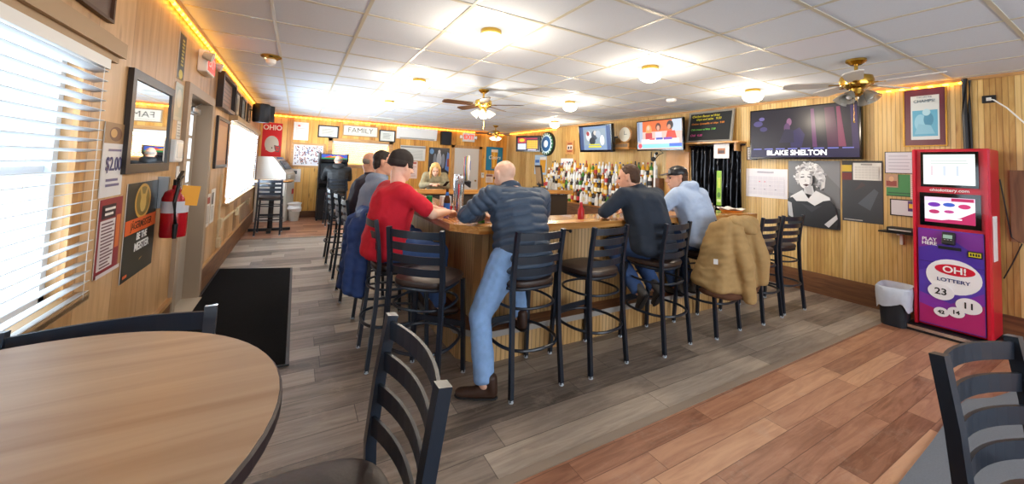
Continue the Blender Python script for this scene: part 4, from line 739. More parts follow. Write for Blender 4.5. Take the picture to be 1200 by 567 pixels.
simple_frame('thin black framed certificate left of the lottery machine, topmost', 1.69, 1.43, 1.58, 1.83, 'd9dbe6', lines(5, .1, .9, .1, .9, 'b5b8c8', .2, .25), fw=.008, wall='R', cat='certificate', dep=.012)
t, w, h = sheet('green_board', 'green sheet with a photo pinned over it beside the lottery machine', 'poster', 'R', 1.68, 1.42, 1.32, 1.57, plain('3f8a4f', (rc(.0, .0, 1, .06), '2c5c38'), (rc(.05, .12, .8, .18), '2c5c38')))
sheet('photo_print', 'small red toned photo pinned on the green sheet', 'photo', 'R', 1.69, 1.58, 1.42, 1.57, plain('b9957a', (rc(.1, .1, .9, .5), '8a3d34'), (el(.5, .65, .2, .2), 'd8b08a')), gap=.012); sheet('paper_notice', 'narrow pinkish paper tucked behind the lottery machine edge', 'paper', 'R', 1.48, 1.39, 1.3, 1.65, plain('d9c8c4', lines(14, .1, .9, .05, .95, 'a8928e')), gap=.012)
simple_frame('dark framed paper with a purple and yellow ticket, lowest beside the lottery machine', 1.65, 1.4, 1.1, 1.29, 'd6d6dc', (rc(.6, .3, .98, .98), '4a2a6a'), (rc(.64, .5, .92, .8), 'e0b02a'), fw=.012, wall='R', dep=.012)
t = on_wall('wall_shelf', 'small black wall shelf carrying a router beside the lottery machine', 'shelf', 'R', 1.55, .915); MB().bx(-.15, .15, -.2, 0, 0, .015).build('board', 'black', t); MB().prism([(0, 0), (.0, 0)], 0, .1) if 0 else None; MB().bx(-.012, .012, -.05, 0, -.13, 0).bx(-.012, .012, -.14, 0, -.02, 0).build('bracket', 'white', t)
t = thing('router', 'black router box sitting on the small wall shelf', 'router', (W - .1, 1.53, .93), RX); MB().bx(-.11, .11, -.07, .07, 0, .05, .01).build('case', 'black', t); MB().bx(-.09, .09, -.073, -.068, .015, .03).build('light_strip', 'grey_plastic', t)
t = on_wall('conduit', 'thick black pipe running down the wall behind the lottery machine', 'pipe', 'R', 1.07, 0); MB().tube([(0, -.03, H - .01), (.0, -.03, 2.2), (.01, -.03, 1.7), (.01, -.03, 1.2)], .022).tube([(.035, -.02, H - .01), (.03, -.02, 2.3), (.04, -.02, 1.7)], .011).build('pipe', 'black', t, True)
t = on_wall('power_outlet', 'black wall outlet with a white cord high right of the pipe', 'outlet', 'R', .915, 2.31); MB().bx(-.045, .045, -.012, 0, 0, .075, .004).build('plate', 'black', t); MB().bx(-.015, .015, -.03, -.012, .02, .05).build('plug', 'white', t)
tag(MB().tube([(W - .03, .915, 2.345), (W - .06, .88, 2.33), (W - .05, .8, 2.24), (W - .03, .7, 2.08), (W - .03, .6, 2.0), (W - .03, .3, 1.9)], .006).build('extension_cable', 'white', smooth=True), 'white power cord looping from the high black outlet', 'cord')
tag(MB().tube([(W - .02, .86, 1.55), (W - .02, .8, 1.0), (W - .02, .74, .95), (W - .02, .8, .75), (W - .03, .85, .6)], .005).build('extension_cable', 'black', smooth=True), 'black cable hanging beside the lottery machine', 'cord')
t = on_wall('wood_panel', 'brown wooden panel at the photo edge past the lottery machine', 'panel', 'R', .62, .96); MB().bx(-.18, .3, -.02, 0, 0, .68).build('board', wood('brown_panel', '8d6647', '6a4a34', 'z', .5), t); MB().bx(.03, .3, -.03, -.02, .2, .95).build('poster_print', mat('pale_blue', 'a7b9d8', .4), t)
simple_frame('small white framed notice left of the large television', 3.25, 3.1, 1.73, 1.93, 'e0dfe2', lines(4, .1, .9, .1, .9, 'aaaaae'), fw=.01, wall='R', dep=.012)
# round neon sign, plaque, beer poster
t = on_wall('neon_sign', 'round green and blue beer sign on the wall left of the tilted television', 'sign', 'R', 8.55, 2.15, .001); 
def disc(r, y, th, m, name, par, sy=1, n=36):
    b = MB().cyl((0, -y, 0), (0, -y - th, 0), r, n=n); return b.build(name, m, par, True)
disc(.33, -.0, .06, MC['black'], 'housing', t); disc(.30, .055, .02, mat('neon_green', '2c6a4a', .3, emit=.35), 'green_ring', t); disc(.245, .07, .012, mat('neon_pale', 'c6dde6', .3, emit=.4), 'pale_ring', t); disc(.21, .078, .01, mat('neon_blue', '2b5f8f', .3, emit=.4), 'blue_disc', t); disc(.1, .085, .008, mat('neon_white', 'd9e6ee', .4, emit=.45), 'emblem', t)
for q in range(18):
    pass
b = MB()
for q in range(18):
    a = 2*PI*q/18; b.box((.272*math.cos(a), -.088, .272*math.sin(a)), (.03, .01, .05), rot=Euler((0, -a + PI/2, 0)))
b.build('lettering', 'ink_white', t)
simple_frame('small wooden plaque with red and white print beside the round sign', 7.75, 7.42, 1.86, 2.2, 'b57f4a', (rc(.1, .3, .9, .7), 'd9d4cc'), (rc(.2, .35, .45, .6), '3a3432'), (rc(.55, .35, .8, .6), '5a3a30'), (rc(.15, .1, .85, .22), '8a3a2c'), (rc(.2, .78, .8, .9), '8a3a2c'), fw=.03, fm=MC['pine_trim_z'], wall='R', dep=.02)
t, w, h = sheet('beer_poster', 'pale blue poster with a beer glass left of the liquor bottles', 'poster', 'R', 9.2, 8.6, 1.3, 1.85, plain('a9c6e0', ([(.5, .1), (.9, .1), (.95, .8), (.45, .8)], 'd99a2a'), (rc(.45, .75, .95, .9), 'efe8d8'), (rc(.05, .6, .4, .75), '3a6ab0')), GLOSSP)
sheet('photo_print', 'pale pinned photo sheet behind the tallest liquor bottles', 'photo', 'R', 7.95, 7.45, 1.35, 1.75, plain('e4e2e4', (el(.3, .55, .15, .25), 'b98a7a'), (el(.7, .55, .15, .25), '7a8494'), (rc(.1, .1, .9, .25), 'c96a6a')))
# clock shelf
t = on_wall('wall_shelf', 'wooden bottle shelf holding the round clock beside the talk show television', 'shelf', 'R', 5.72, 1.93); MB().bx(-.34, .34, -.28, 0, .0, .03).bx(-.34, .34, -.28, -.26, .03, .12).build('board', 'rail_wood_x', t)
b = MB()
for q in range(14): b.bx(-.31 + q*.045, -.28 + q*.045, -.286, -.279, .04, .105)
b.build('name_strip', mat('strip_grey', '74695c', .5), t)
t = thing('wall_clock', 'round pale clock standing on the wooden wall shelf', 'clock', (W - .2, 5.52, 2.06), RX); MB().lathe([(0, 0), (.15, 0), (.17, .02), (.17, .04), (.15, .05), (0, .05)], n=32).build('case', 'pine_trim_z', t, True)
for c in list(t.children): c.rotation_euler = (PI/2, 0, 0); c.location = (0, 0, .17)
b = MB().cyl((0, -.052, .17), (0, -.056, .17), .145, n=32); b.build('face', mat('clock_face', 'e2dccb', .4), t); MB().box((0, -.058, .2), (.008, .003, .08)).box((.03, -.058, .17), (.07, .003, .008)).build('hands', 'ink_black', t)
t = thing('toy_truck', 'small dark model truck with rider on the wooden wall shelf', 'model truck', (W - .2, 5.93, 1.965), RX)
MB().bx(-.1, .1, -.03, .03, .02, .07, .01).bx(-.02, .09, -.028, .028, .07, .11, .01).build('body', mat('toy_grey', '6e5f52', .4), t)
for x in (-.06, .06): MB().cyl((x, -.035, .02), (x, .035, .02), .02, n=12).build('wheel', 'black', t)
t = thing('model_plane', 'dark model aeroplane sitting above the toy truck', 'model plane', (W - .2, 5.85, 2.09), RX); MB().cyl((-.12, 0, .1), (.08, 0, .1), .012, .022).box((.0, 0, .1), (.05, .3, .008)).build('fuselage', 'black', t); MB().cyl((.0, 0, 0), (0, 0, .1), .006).lathe([(0, 0), (.03, 0), (.03, .008), (0, .008)], n=12).build('stand', 'black', t)
# panel between the liquor wall and the curtain, with switches
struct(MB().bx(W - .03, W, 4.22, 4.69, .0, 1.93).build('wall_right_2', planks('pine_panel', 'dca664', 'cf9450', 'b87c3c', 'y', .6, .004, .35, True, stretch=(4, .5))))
for y, z, lb in ((4.6, 1.42, 'white switch plate on the smooth wood panel, upper'), (4.45, 1.12, 'white outlet plate on the smooth wood panel, lower')):
    t = on_wall('light_switch', lb, 'light switch', 'R', y, z, .03); MB().bx(-.035, .035, -.008, 0, 0, .115, .003).build('plate', 'white', t); MB().bx(-.008, .008, -.014, -.008, .04, .075).build('toggle', 'white', t)
t = thing('television_stand', 'white pole with cables and bracket under the talk show television', 'stand', (6.4, 4.62, .9), RX); MB().cyl((0, 0, 0), (0, 0, .92), .016).build('pole', 'white', t, True); MB().tube([(-.08, 0, .95), (-.05, -.04, .85), (.02, -.04, .8), (.08, 0, .9), (.16, .02, .93), (.1, 0, .98)], .009).ball((-.02, -.02, .82), .045, 10).ball((.05, -.02, .92), .03, 10).build('cable_bundle', 'black', t, True)
# back bar with liquor
t = thing('back_bar', 'low stepped wooden back bar carrying the liquor bottles', 'shelf unit', (0, 0, 0))
MB().bx(6.28, W - .001, 4.72, 8.35, .1, .72).build('cabinet', wood('backbar_wood', '8a5a34', '5d3a20', 'y', .4), t)
TIERS = [(6.36, .745), (6.50, .97), (6.63, 1.18), (6.74, 1.38)]
MB().bx(6.26, W - .001, 4.70, 8.37, .72, .745).build('worktop', 'rail_wood_y', t)
for (x, z) in TIERS[1:]: MB().bx(x - .06, W - .001, 4.75, 8.3, z - .2, z).build('step', 'base_y', t)
def bottle(name, prof, cap, lab, body_m, cap_m, lab_m, sx=1):
    o = MB().lathe(prof, n=14, sx=sx).build(name, body_m, None, True)
    MB().lathe(cap, n=10).build('cap', cap_m, o, True)
    if lab: MB().lathe([(lab[0], lab[1]), (lab[0], lab[2])], n=14, sx=sx).build('label', lab_m, o, True)
    return o
tall = [(0, 0), (.036, 0), (.038, .01), (.038, .17), (.03, .2), (.014, .225), (.013, .275), (0, .275)]; capT = [(.0155, .255), (.0155, .292), (0, .292)]
squat = [(0, 0), (.044, 0), (.046, .01), (.046, .13), (.036, .165), (.015, .19), (.015, .23), (0, .23)]; capS = [(.018, .215), (.018, .25), (0, .25)]
wine = [(0, 0), (.036, 0), (.037, .01), (.037, .2), (.03, .225), (.014, .26), (.014, .31), (0, .31)]; capW = [(.0155, .27), (.0155, .315), (0, .315)]
LQ = {'clear': ('e2e6e8', 'clear'), 'amber': ('9a5a1c', 'amber'), 'green': ('3f7d2c', 'green'), 'dark': ('241a18', 'dark'), 'gold': ('d9a12a', 'golden'), 'white': ('eceae4', 'milky white'), 'blue': ('3a6bb8', 'blue')}
CP = {'red': 'b3242c', 'black': '1c1c1e', 'white': 'e9e9e6', 'gold': 'c29a3c', 'blue': '2f4f9c', 'yellow': 'e0c02a'}; LB = {'white': 'efede8', 'cream': 'e2d3a8', 'red': 'b8343a', 'yellow': 'dcc03a', 'black': '26262a', 'silver': 'b9c0c6'}
protos = {}
def get_bottle(shape, lq, cp, lb):
    key = (shape, lq, cp, lb)
    if key in protos: return copy_tree(protos[key])
    P = {'tall': (tall, capT, (.0392, .05, .14)), 'squat': (squat, capS, (.0472, .03, .11)), 'wine': (wine, capW, (.0382, .06, .16))}[shape]
    o = bottle('liquor_bottle', P[0], P[1], P[2], mat('liq_' + lq, LQ[lq][0], .08, coat=.3), mat('cap_' + cp, CP[cp], .35), mat('lab_' + lb, LB[lb], .5)); protos[key] = o; return o
ORD = ['first', 'second', 'third', 'fourth', 'fifth', 'sixth', 'seventh', 'eighth', 'ninth', 'tenth', 'eleventh', 'twelfth', 'thirteenth', 'fourteenth', 'fifteenth', 'sixteenth', 'seventeenth', 'eighteenth', 'nineteenth', 'twentieth', 'twenty-first', 'twenty-second', 'twenty-third', 'twenty-fourth', 'twenty-fifth', 'twenty-sixth', 'twenty-seventh', 'twenty-eighth', 'twenty-ninth', 'thirtieth', 'thirty-first', 'thirty-second', 'thirty-third', 'thirty-fourth', 'thirty-fifth', 'thirty-sixth']
TN = ['bottom step of the liquor shelves', 'second step of the liquor shelves', 'third step of the liquor shelves', 'top step of the liquor shelves']
rnd = random.Random(11)
for ti, (x, z) in enumerate(TIERS):
    y = (7.35 if ti == 0 else 8.2); i = 0
    while y > 4.85:
        sh = rnd.choice(['tall', 'tall', 'squat', 'wine']); lq = rnd.choice(['clear', 'clear', 'clear', 'white', 'amber', 'green', 'dark', 'gold', 'amber', 'clear', 'blue' if y < 5.5 else 'clear']); cp = rnd.choice(list(CP)); lb = rnd.choice(['white', 'white', 'white', 'cream', 'red', 'yellow', 'silver', 'black', 'white'])
        o = get_bottle(sh, lq, cp, lb); o.location = (x + rnd.uniform(-.012, .012), y, z); o.rotation_euler = (0, 0, rnd.uniform(0, 6))
        shape_w = {'tall': 'tall', 'squat': 'squat', 'wine': 'long necked'}[sh]
        tag(o, '%s bottle, %s cap, %s label, %s from the far end, %s' % (LQ[lq][1], cp, lb, ORD[i], TN[ti].replace(' of the liquor shelves', ' of liquor')), 'bottle', 'bottles on the ' + TN[ti]); i += 1
        y -= rnd.uniform(.094, .106) + (.012 if sh == 'squat' else 0)
# stacks of white cups beside the bottles
for i, (x, y) in enumerate(((6.34, 7.75), (6.36, 7.62), (6.34, 7.49))):
    t = thing('cup_stack', 'stack of white cups, %s of three beside the bottom bottles' % ('closest to the back wall', 'middle', 'closest to the bottles')[i], 'cups', (x, y, .745), 0, 'stacks of white cups')
    for q in range(9): MB().lathe([(0, 0), (.032, 0), (.044, .09), (.046, .09), (.046, .094), (0, .094)], (0, 0, q*.035), n=14).build('cup', 'white', t, True)
t = thing('cash_register', 'black cash register screen partly hidden behind the bald man', 'cash register', (4.1, 5.0, 0), RX - .5) if 0 else thing('cash_register', 'black point of sale screen with wood backed frame behind the bald man', 'cash register', (5.9, 7.75, .0), RX - .3)
MB().bx(-.3, .3, -.05, .3, .0, .95, .01).build('cabinet', 'backbar_wood', t); MB().bx(-.2, .2, .0, .22, .95, 1.02, .01).build('base', 'black', t); MB().box((0, .1, 1.3), (.5, .03, .5), rot=Euler((.15, 0, 0))).build('monitor', 'black', t); MB().box((0, .08, 1.3), (.42, .012, .4), rot=Euler((.15, 0, 0))).build('back_plate', 'tan_trim', t); MB().cyl((0, .12, 1.0), (0, .12, 1.15), .03).build('neck', 'black', t)
# ------------------------------------------------------------------ people
V = Vector
ICO = None
def _ico():
    global ICO
    if ICO is None:
        b = bmesh.new(); bmesh.ops.create_icosphere(b, subdivisions=2, radius=1); ICO = [v.co.copy() for v in b.verts]; b.free()
    return ICO
def add_hull(bm, ells):
    vs = []
    for e in ells:
        c, r = V(e[0]), e[1]; rr = (r, r, r) if isinstance(r, (int, float)) else r; M = e[2] if len(e) > 2 and e[2] is not None else None
        for p in _ico():
            q = V((p.x*rr[0], p.y*rr[1], p.z*rr[2]))
            if M is not None: q = M @ q
            vs.append(bm.verts.new(c + q))
    r = bmesh.ops.convex_hull(bm, input=vs)
    bmesh.ops.delete(bm, geom=list({v for v in r['geom_interior'] if isinstance(v, bmesh.types.BMVert)} | {v for v in r['geom_unused'] if isinstance(v, bmesh.types.BMVert)}), context='VERTS')
def blob(name, pieces, voxel, smooth, m, parent, disp=None, keep=None):
    bm = bmesh.new()
    for p in pieces: add_hull(bm, p)
    me = bpy.data.meshes.new('tmp'); bm.to_mesh(me); bm.free(); t = bpy.data.objects.new('tmp', me); C.objects.link(t)
    md = t.modifiers.new('r', 'REMESH'); md.mode = 'VOXEL'; md.voxel_size = voxel
    bpy.context.view_layer.update(); out = bpy.data.meshes.new_from_object(t.evaluated_get(bpy.context.evaluated_depsgraph_get()))
    bpy.data.objects.remove(t); bpy.data.meshes.remove(me)
    n = len(out.vertices); co = np.empty(n*3); out.vertices.foreach_get('co', co); co = co.reshape(-1, 3)
    ed = np.empty(len(out.edges)*2, int); out.edges.foreach_get('vertices', ed); ed = ed.reshape(-1, 2); deg = np.bincount(ed.ravel(), minlength=n)[:, None]
    for _ in range(smooth):
        a = np.zeros_like(co); np.add.at(a, ed[:, 0], co[ed[:, 1]]); np.add.at(a, ed[:, 1], co[ed[:, 0]]); co = .4*co + .6*a/np.maximum(deg, 1)
    if disp is not None:
        out.vertices.foreach_set('co', co.ravel()); out.update(); nr = np.empty(n*3); out.vertices.foreach_get('normal', nr); co = co + nr.reshape(-1, 3) * disp(co)[:, None]
    out.vertices.foreach_set('co', co.ravel()); out.polygons.foreach_set('use_smooth', [True]*len(out.polygons)); out.update()
    if keep is not None:
        b = bmesh.new(); b.from_mesh(out); b.verts.ensure_lookup_table(); k = keep(co); bmesh.ops.delete(b, geom=[v for v in b.verts if not k[v.index]], context='VERTS'); b.to_mesh(out); b.free()
    out.materials.clear(); out.materials.append(m); out.name = name
    o = bpy.data.objects.new(name, out); C.objects.link(o); o.parent = parent; return o
def wrinkle(bones, amp=.006, quilt=0, pitch=.05, sc=9, seed=0):
    B = [(np.array(a), np.array(b)) for a, b in (bones if not quilt else [(bones[0][0], bones[2][1])] + list(bones[3:]))]
    def f(co):
        best = np.full(len(co), 1e9); s = np.zeros(len(co)); acc = 0
        for a, b in B:
            d = b - a; Ln = np.linalg.norm(d); t = np.clip(((co - a) @ d)/Ln**2, -.6 if quilt and acc == 0 else -.2, 1.2); q = np.linalg.norm(co - (a + t[:, None]*d), axis=1) - (.13 if quilt and acc == 0 else .0); w = q < best; best[w] = q[w]; s[w] = acc + t[w]*Ln; acc += Ln + .3
        nz = np.array([noise.noise((c[0]*sc + seed, c[1]*sc, c[2]*sc)) for c in co]); n2 = np.array([noise.noise((c[0]*sc*2.3 + 7, c[1]*sc*2.3 + seed, ss*26)) for c, ss in zip(co, s)])
        d = amp*(nz*.9 + n2*.8)
        if quilt: d = d*.5 + quilt*(np.abs(np.sin(np.pi*(s + .012*nz)/pitch))**.6 - .6)
        return d
    return f
def hand(M, curl=.5, side=1, thumb=.5):
    """pieces of a hand; M maps local (x towards the thumb side, y along the fingers, z up off the palm's back) to person space"""
    P = []; T = lambda x, y, z: M @ V((x*side, y, z))
    P.append([(T(-.028, .012, 0), .014), (T(.028, .012, 0), .015), (T(-.030, .078, 0), .0115), (T(.030, .082, 0), .0115), (T(0, .085, .003), .012)])
    for x, l in ((.030, .072), (.010, .082), (-.011, .076), (-.030, .060)):
        a = T(x, .08, 0); c1, c2 = curl*.9, curl*2.0
        b = T(x*1.08, .08 + l*.55*math.cos(c1), -l*.55*math.sin(c1)); e = T(x*1.1, .08 + l*.55*math.cos(c1) + l*.48*math.cos(c2), -l*.55*math.sin(c1) - l*.48*math.sin(c2))
        P.append([(a, .0098), (b, .0092)]); P.append([(b, .0092), (e, .0078)])
    a = T(.03, .02, -.006); b = T(.054, .048, -.014 - thumb*.012); e = T(.058 - .01*thumb, .082, -.018 - thumb*.025)
    P.append([(a, .015), (b, .0115)]); P.append([(b, .0112), (e, .009)]); return P
def aim(o, d, upv):
    d = V(d).normalized(); x = d.cross(V(upv)).normalized(); z = x.cross(d); return Matrix(((x.x, d.x, z.x, o[0]), (x.y, d.y, z.y, o[1]), (x.z, d.z, z.z, o[2]), (0, 0, 0, 1)))
def headmat(c, pitch=0, yaw_=0, roll=0): return Matrix.Translation(c) @ Euler((pitch, roll, yaw_), 'XYZ').to_matrix().to_4x4()
def head_pieces(HM, neck):
    R3 = HM.to_3x3(); E = lambda c, r, m=None: (HM @ V(c), r, R3 if m is None else R3 @ m)
    P = [[E((0, -.012, .03), (.076, .096, .086))], [E((0, .0, .0), (.07, .085, .07)), E((0, .045, -.03), (.056, .042, .06)), E((0, .066, -.098), (.026, .022, .02)), E((.044, .0, -.062), (.02, .03, .026)), E((-.044, .0, -.062), (.02, .03, .026))],
         [E((0, .088, .006), .009), E((0, .117, -.03), .011), E((.011, .1, -.036), .009), E((-.011, .1, -.036), .009)], [E((.03, .083, .02), (.022, .012, .008)), E((-.03, .083, .02), (.022, .012, .008))],
         [E((.014, .094, -.066), (.012, .009, .008)), E((-.014, .094, -.066), (.012, .009, .008))],
         [E((.08, -.006, .006), (.007, .018, .02)), E((.077, .0, -.03), (.006, .01, .01)), E((.084, -.016, .012), (.005, .012, .02))], [E((-.08, -.006, .006), (.007, .018, .02)), E((-.077, .0, -.03), (.006, .01, .01)), E((-.084, -.016, .012), (.005, .012, .02))]]
    P.append([E((0, -.025, -.06), (.055, .055, .03)), (neck, (.062, .06, .035))]); return P
def shoe(M):
    T = lambda x, y, z: M @ V((x, y, z)); R3 = M.to_3x3()
    return [[(T(0, -.05, .045), (.036, .04, .045), R3), (T(0, .04, .04), (.04, .04, .04), R3)], [(T(0, .03, .035), (.042, .04, .035), R3), (T(.004, .14, .028), (.044, .05, .027), R3)], [(T(0, -.045, .07), (.04, .042, .05), R3), (T(0, -.035, .13), (.044, .046, .03), R3)]], [[(T(0, -.06, .008), (.038, .035, .009), R3), (T(0, .06, .008), (.046, .05, .009), R3), (T(.004, .15, .008), (.043, .048, .009), R3)]]
SKIN = mat('skin', 'd9a488', .5, noise_amt=.05, nscale=30); SKIN2 = mat('skin_fair', 'e3b9a0', .5, noise_amt=.05, nscale=30)
def person(label, loc, rz, J, top, topmat, legs_m, shoe_m, girth=1.0, quilt=0, hair=None, extra=None, skin=None, sleeve='long', curl=.5, hands=True, vox=.013, hoodie=False, collar=True, wamp=.006, hem=.0):
    skin = skin or SKIN; t = thing('person', label, 'person', loc, rz); g = girth
    pel, wai, che, nec, hd = [V(J[k]) for k in ('pelvis', 'waist', 'chest', 'neck', 'head')]
    sh = [V(J['shL']), V(J['shR'])]; elb = [V(J['elL']), V(J['elR'])]; wr = [V(J['wrL']), V(J['wrR'])]; hip = [V(J['hipL']), V(J['hipR'])]; kn = [V(J['knL']), V(J['knR'])]; an = [V(J['anL']), V(J['anR'])]; ft = [J.get('ftL', (0, 1, 0)), J.get('ftR', (0, 1, 0))]
    tw = Matrix.Rotation(J.get('twist', 0), 3, 'Z'); spine = (che - pel).normalized(); tilt = V((0, 0, 1)).rotation_difference(spine).to_matrix()
    RT = tilt @ tw; HM = headmat(hd, *J.get('face', (0, 0, 0)))
    body = head_pieces(HM, nec) + [[(pel, (.14, .1, .09), None), (wai, (.13, .09, .08), RT), (che, (.15, .1, .1), RT)], [(che, (.14, .09, .1), RT), (nec, (.06, .055, .03), RT)]]
    for i in range(2):
        body += [[(che, .09), (sh[i], .05)], [(sh[i], .05), (elb[i], .042)], [(elb[i], .042), (wr[i], .027)], [(hip[i], .08), (kn[i], .055)], [(kn[i], .055), (an[i], .04)]]
        if hands:
            d = wr[i] - elb[i]; hm = J.get('hd' + 'LR'[i]); dd = V(hm) if hm else d
            body += hand(aim(wr[i], dd, J.get('hu' + 'LR'[i], (0, 0, 1))), curl, -1 if i == 1 else 1)
    bo = blob('body', body, .0065, 3, skin, t)
    for s in (-1, 1):
        e = MB().ball(HM @ V((s*.031, .079, .0)), .0095, 10).build('eye', mat('eye', '3a2d28', .15), bo, True)
    # top
    P = [[(pel + V((0, -.005, hem)), (.185*g, .15*g, .09), None), (wai, (.17*g, .135*g, .09), RT)], [(wai, (.17*g, .135*g, .09), RT), (che, (.185*g, .135*g, .12), RT)], [(che, (.175*g, .125*g, .11), RT), (sh[0], .074), (sh[1], .074), (nec + V((0, 0, -.03)), (.075, .07, .03), RT)]]
    bones = [(pel, wai), (wai, che), (che, nec)]
    for i in range(2):
        ue = elb[i]; ur = .078 if top != 'tee' else .064
        P.append([(sh[i], ur), (ue if top != 'tee' else sh[i].lerp(ue, .75), (.062 if top != 'tee' else .066))]); bones.append((sh[i], ue))
        if top != 'tee': P.append([(ue, .062), (wr[i].lerp(ue, .06), .044)]); bones.append((ue, wr[i]))
    if collar: P.append([(nec + (nec - che).normalized()*.0, (.078, .075, .035), RT), (nec + (hd - nec)*.22, (.073, .07, .02), RT)])
    if hoodie: P.append([(nec + RT @ V((.07, -.045, .0)), (.045, .05, .05), RT), (nec + RT @ V((-.07, -.045, .0)), (.045, .05, .05), RT), (nec + RT @ V((0, -.095, -.02)), (.06, .05, .06), RT)])
    blob({'tee': 'shirt', 'puffer': 'quilted_jacket', 'jacket': 'jacket', 'hoodie': 'hoodie', 'coat': 'coat'}[top], P, vox, 5, topmat, t, wrinkle(bones, wamp, quilt, .062, seed=rz*3))
    # trousers
    P = [[(hip[0], (.095*g, .1*g, .085)), (hip[1], (.095*g, .1*g, .085)), (pel, (.14*g, .11*g, .06))]]; bones = []
    for i in range(2):
        P.append([(hip[i], .098*g), (kn[i], .079)]); P.append([(kn[i], .079), (an[i] + (kn[i] - an[i]).normalized()*.01, (.068, .068, .022), (kn[i] - an[i]).to_track_quat('Z', 'Y').to_matrix())]); bones += [(hip[i], kn[i]), (kn[i], an[i])]
    blob('jeans', P, vox, 4, legs_m, t, wrinkle(bones, .006, seed=2))
    for i in range(2):
        M = aim(an[i] + V((0, 0, -.09)), ft[i], J.get('fu' + 'LR'[i], (0, 0, 1))) if ('fu' + 'LR'[i]) not in J else aim(an[i] - V(J['fu' + 'LR'[i]]).normalized()*.09, ft[i], J['fu' + 'LR'[i]])
        a, s_ = shoe(M); o = blob('shoe', a, .009, 3, shoe_m, t); blob('sole', s_, .008, 1, MC['black'], o)
    if hair: hair(t, HM)
    if extra: extra(t, HM, J)
    return t
def seated(lean=.2, reach=.5, spread=.3, head_fwd=.08, hz=.83, knee=.38, foot_y=.22, foot_z=.335, sx=.19, hh=1.45, ez=1.09, drop=0):
    k = lean
    J = dict(pelvis=(0, 0, hz), waist=(0, k*.3, hz + .17), chest=(0, k*.8, hz + .36), neck=(0, k*1.1 + .01, hz + .49), head=(0, k*1.1 + .02 + head_fwd, hh),
             shL=(-sx, k*.95, hz + .43), shR=(sx, k*.95, hz + .43), elL=(-spread, reach*.55, ez + .02), elR=(spread, reach*.55, ez + .02), wrL=(-spread*.45, reach, ez), wrR=(spread*.45, reach, ez),
             hipL=(-.095, .02, hz - .01), hipR=(.095, .02, hz - .01), knL=(-.13, knee, hz - .06), knR=(.13, knee, hz - .06), anL=(-.11, foot_y, foot_z), anR=(.11, foot_y, foot_z), ftL=(0, 1, 0), ftR=(0, 1, 0))
    return J
def short_hair(m, back=True, thin=False):
    def f(t, HM):
        R3 = HM.to_3x3(); E = lambda c, r: (HM @ V(c), r, R3); P = [[E((0, -.024, .042), (.081, .094, .084))], [E((0, -.05, -.012), (.078, .06, .07)), E((0, -.06, -.06), (.05, .035, .02))]]
        blob('hair', P, .007, 3, m, t, lambda co: np.array([.005*noise.noise((c[0]*40, c[1]*40, c[2]*60)) for c in co]))
    return f
def fringe_hair(m):
    def f(t, HM):
        R3 = HM.to_3x3(); E = lambda c, r: (HM @ V(c), r, R3); P = [[E((.045, -.03, .0), (.036, .062, .034)), E((-.045, -.03, .0), (.036, .062, .034)), E((0, -.06, .0), (.06, .045, .045))]]
        blob('hair', P, .007, 3, m, t)
    return f
def long_hair(m):
    def f(t, HM):
        R3 = HM.to_3x3(); E = lambda c, r: (HM @ V(c), r, R3); P = [[E((0, -.022, .045), (.086, .098, .084))], [E((0, -.05, .0), (.085, .065, .07)), E((0, -.08, -.17), (.085, .04, .05))]]
        for s in (-1, 1): P += [[E((s*.078, .02, .03), (.022, .045, .04)), E((s*.085, .01, -.07), (.024, .04, .05))], [E((s*.085, .01, -.07), (.024, .04, .05)), E((s*.075, .02, -.17), (.022, .03, .04))]]
        blob('hair', P, .007, 3, m, t, lambda co: np.array([.006*noise.noise((c[0]*50, c[1]*50, c[2]*9)) for c in co]))
    return f
JE = mat('denim_light', '86acdc', .8, noise_amt=.22, nscale=25); JD = mat('denim_dark', '35507e', .8, noise_amt=.2, nscale=25); NAVY = mat('navy_quilt', '3a4a5e', .55, noise_amt=.1, nscale=40); NAVY2 = mat('navy_cloth', '232d3b', .85, noise_amt=.12, nscale=60)
SH1 = mat('brown_leather', '3a261c', .5, noise_amt=.2, nscale=20); SH2 = mat('boot_grey', '4a4744', .7, noise_amt=.25, nscale=25)
LB_ = mat('hoodie_blue', 'a9bbd6', .9, noise_amt=.08, nscale=50); GB = mat('hoodie_grey', '8698b3', .9, noise_amt=.08, nscale=50); RED = mat('shirt_red', 'c3162b', .85, noise_amt=.08, nscale=50); PUR = mat('top_purple', '2f2a3a', .85, noise_amt=.1, nscale=50); BLK = mat('coat_black', '1d1f22', .6, noise_amt=.1, nscale=40); CAMO = mat('camo', '8d8468', .85, noise_amt=.5, nscale=22)
HB = mat('hair_brown', '4a3222', .7, noise_amt=.3, nscale=90); HG = mat('hair_grey', '8d857c', .7, noise_amt=.3, nscale=90); HK = mat('hair_dark', '2b2421', .7, noise_amt=.3, nscale=90); HBL = mat('hair_blonde', 'd2ab6a', .6, noise_amt=.25, nscale=60)
# 1 bald man half standing with one leg on the floor
J = seated(.17, .46, .34, .08, .86, .36, .21, .335, .22, 1.425, 1.095)
J.update(chest=(0, .12, 1.2), neck=(-.02, .2, 1.335), shL=(-.23, .13, 1.27), shR=(.23, .15, 1.25), elL=(-.36, .24, 1.12), wrL=(-.15, .42, 1.09), elR=(.34, .28, 1.115), hipL=(-.14, .0, .83), knL=(-.32, .02, .48), anL=(-.34, -.13, .11), ftL=(-.85, .5, 0), face=(-.3, .3, .0), head=(-.05, .25, 1.415))
person('bald man in a dark quilted jacket and light jeans, one boot on the floor', (2.29, 2.33, 0), 0, J, 'puffer', NAVY, JE, SH1, 1.27, .017, None, None, SKIN2, vox=.0095, hem=-.085)
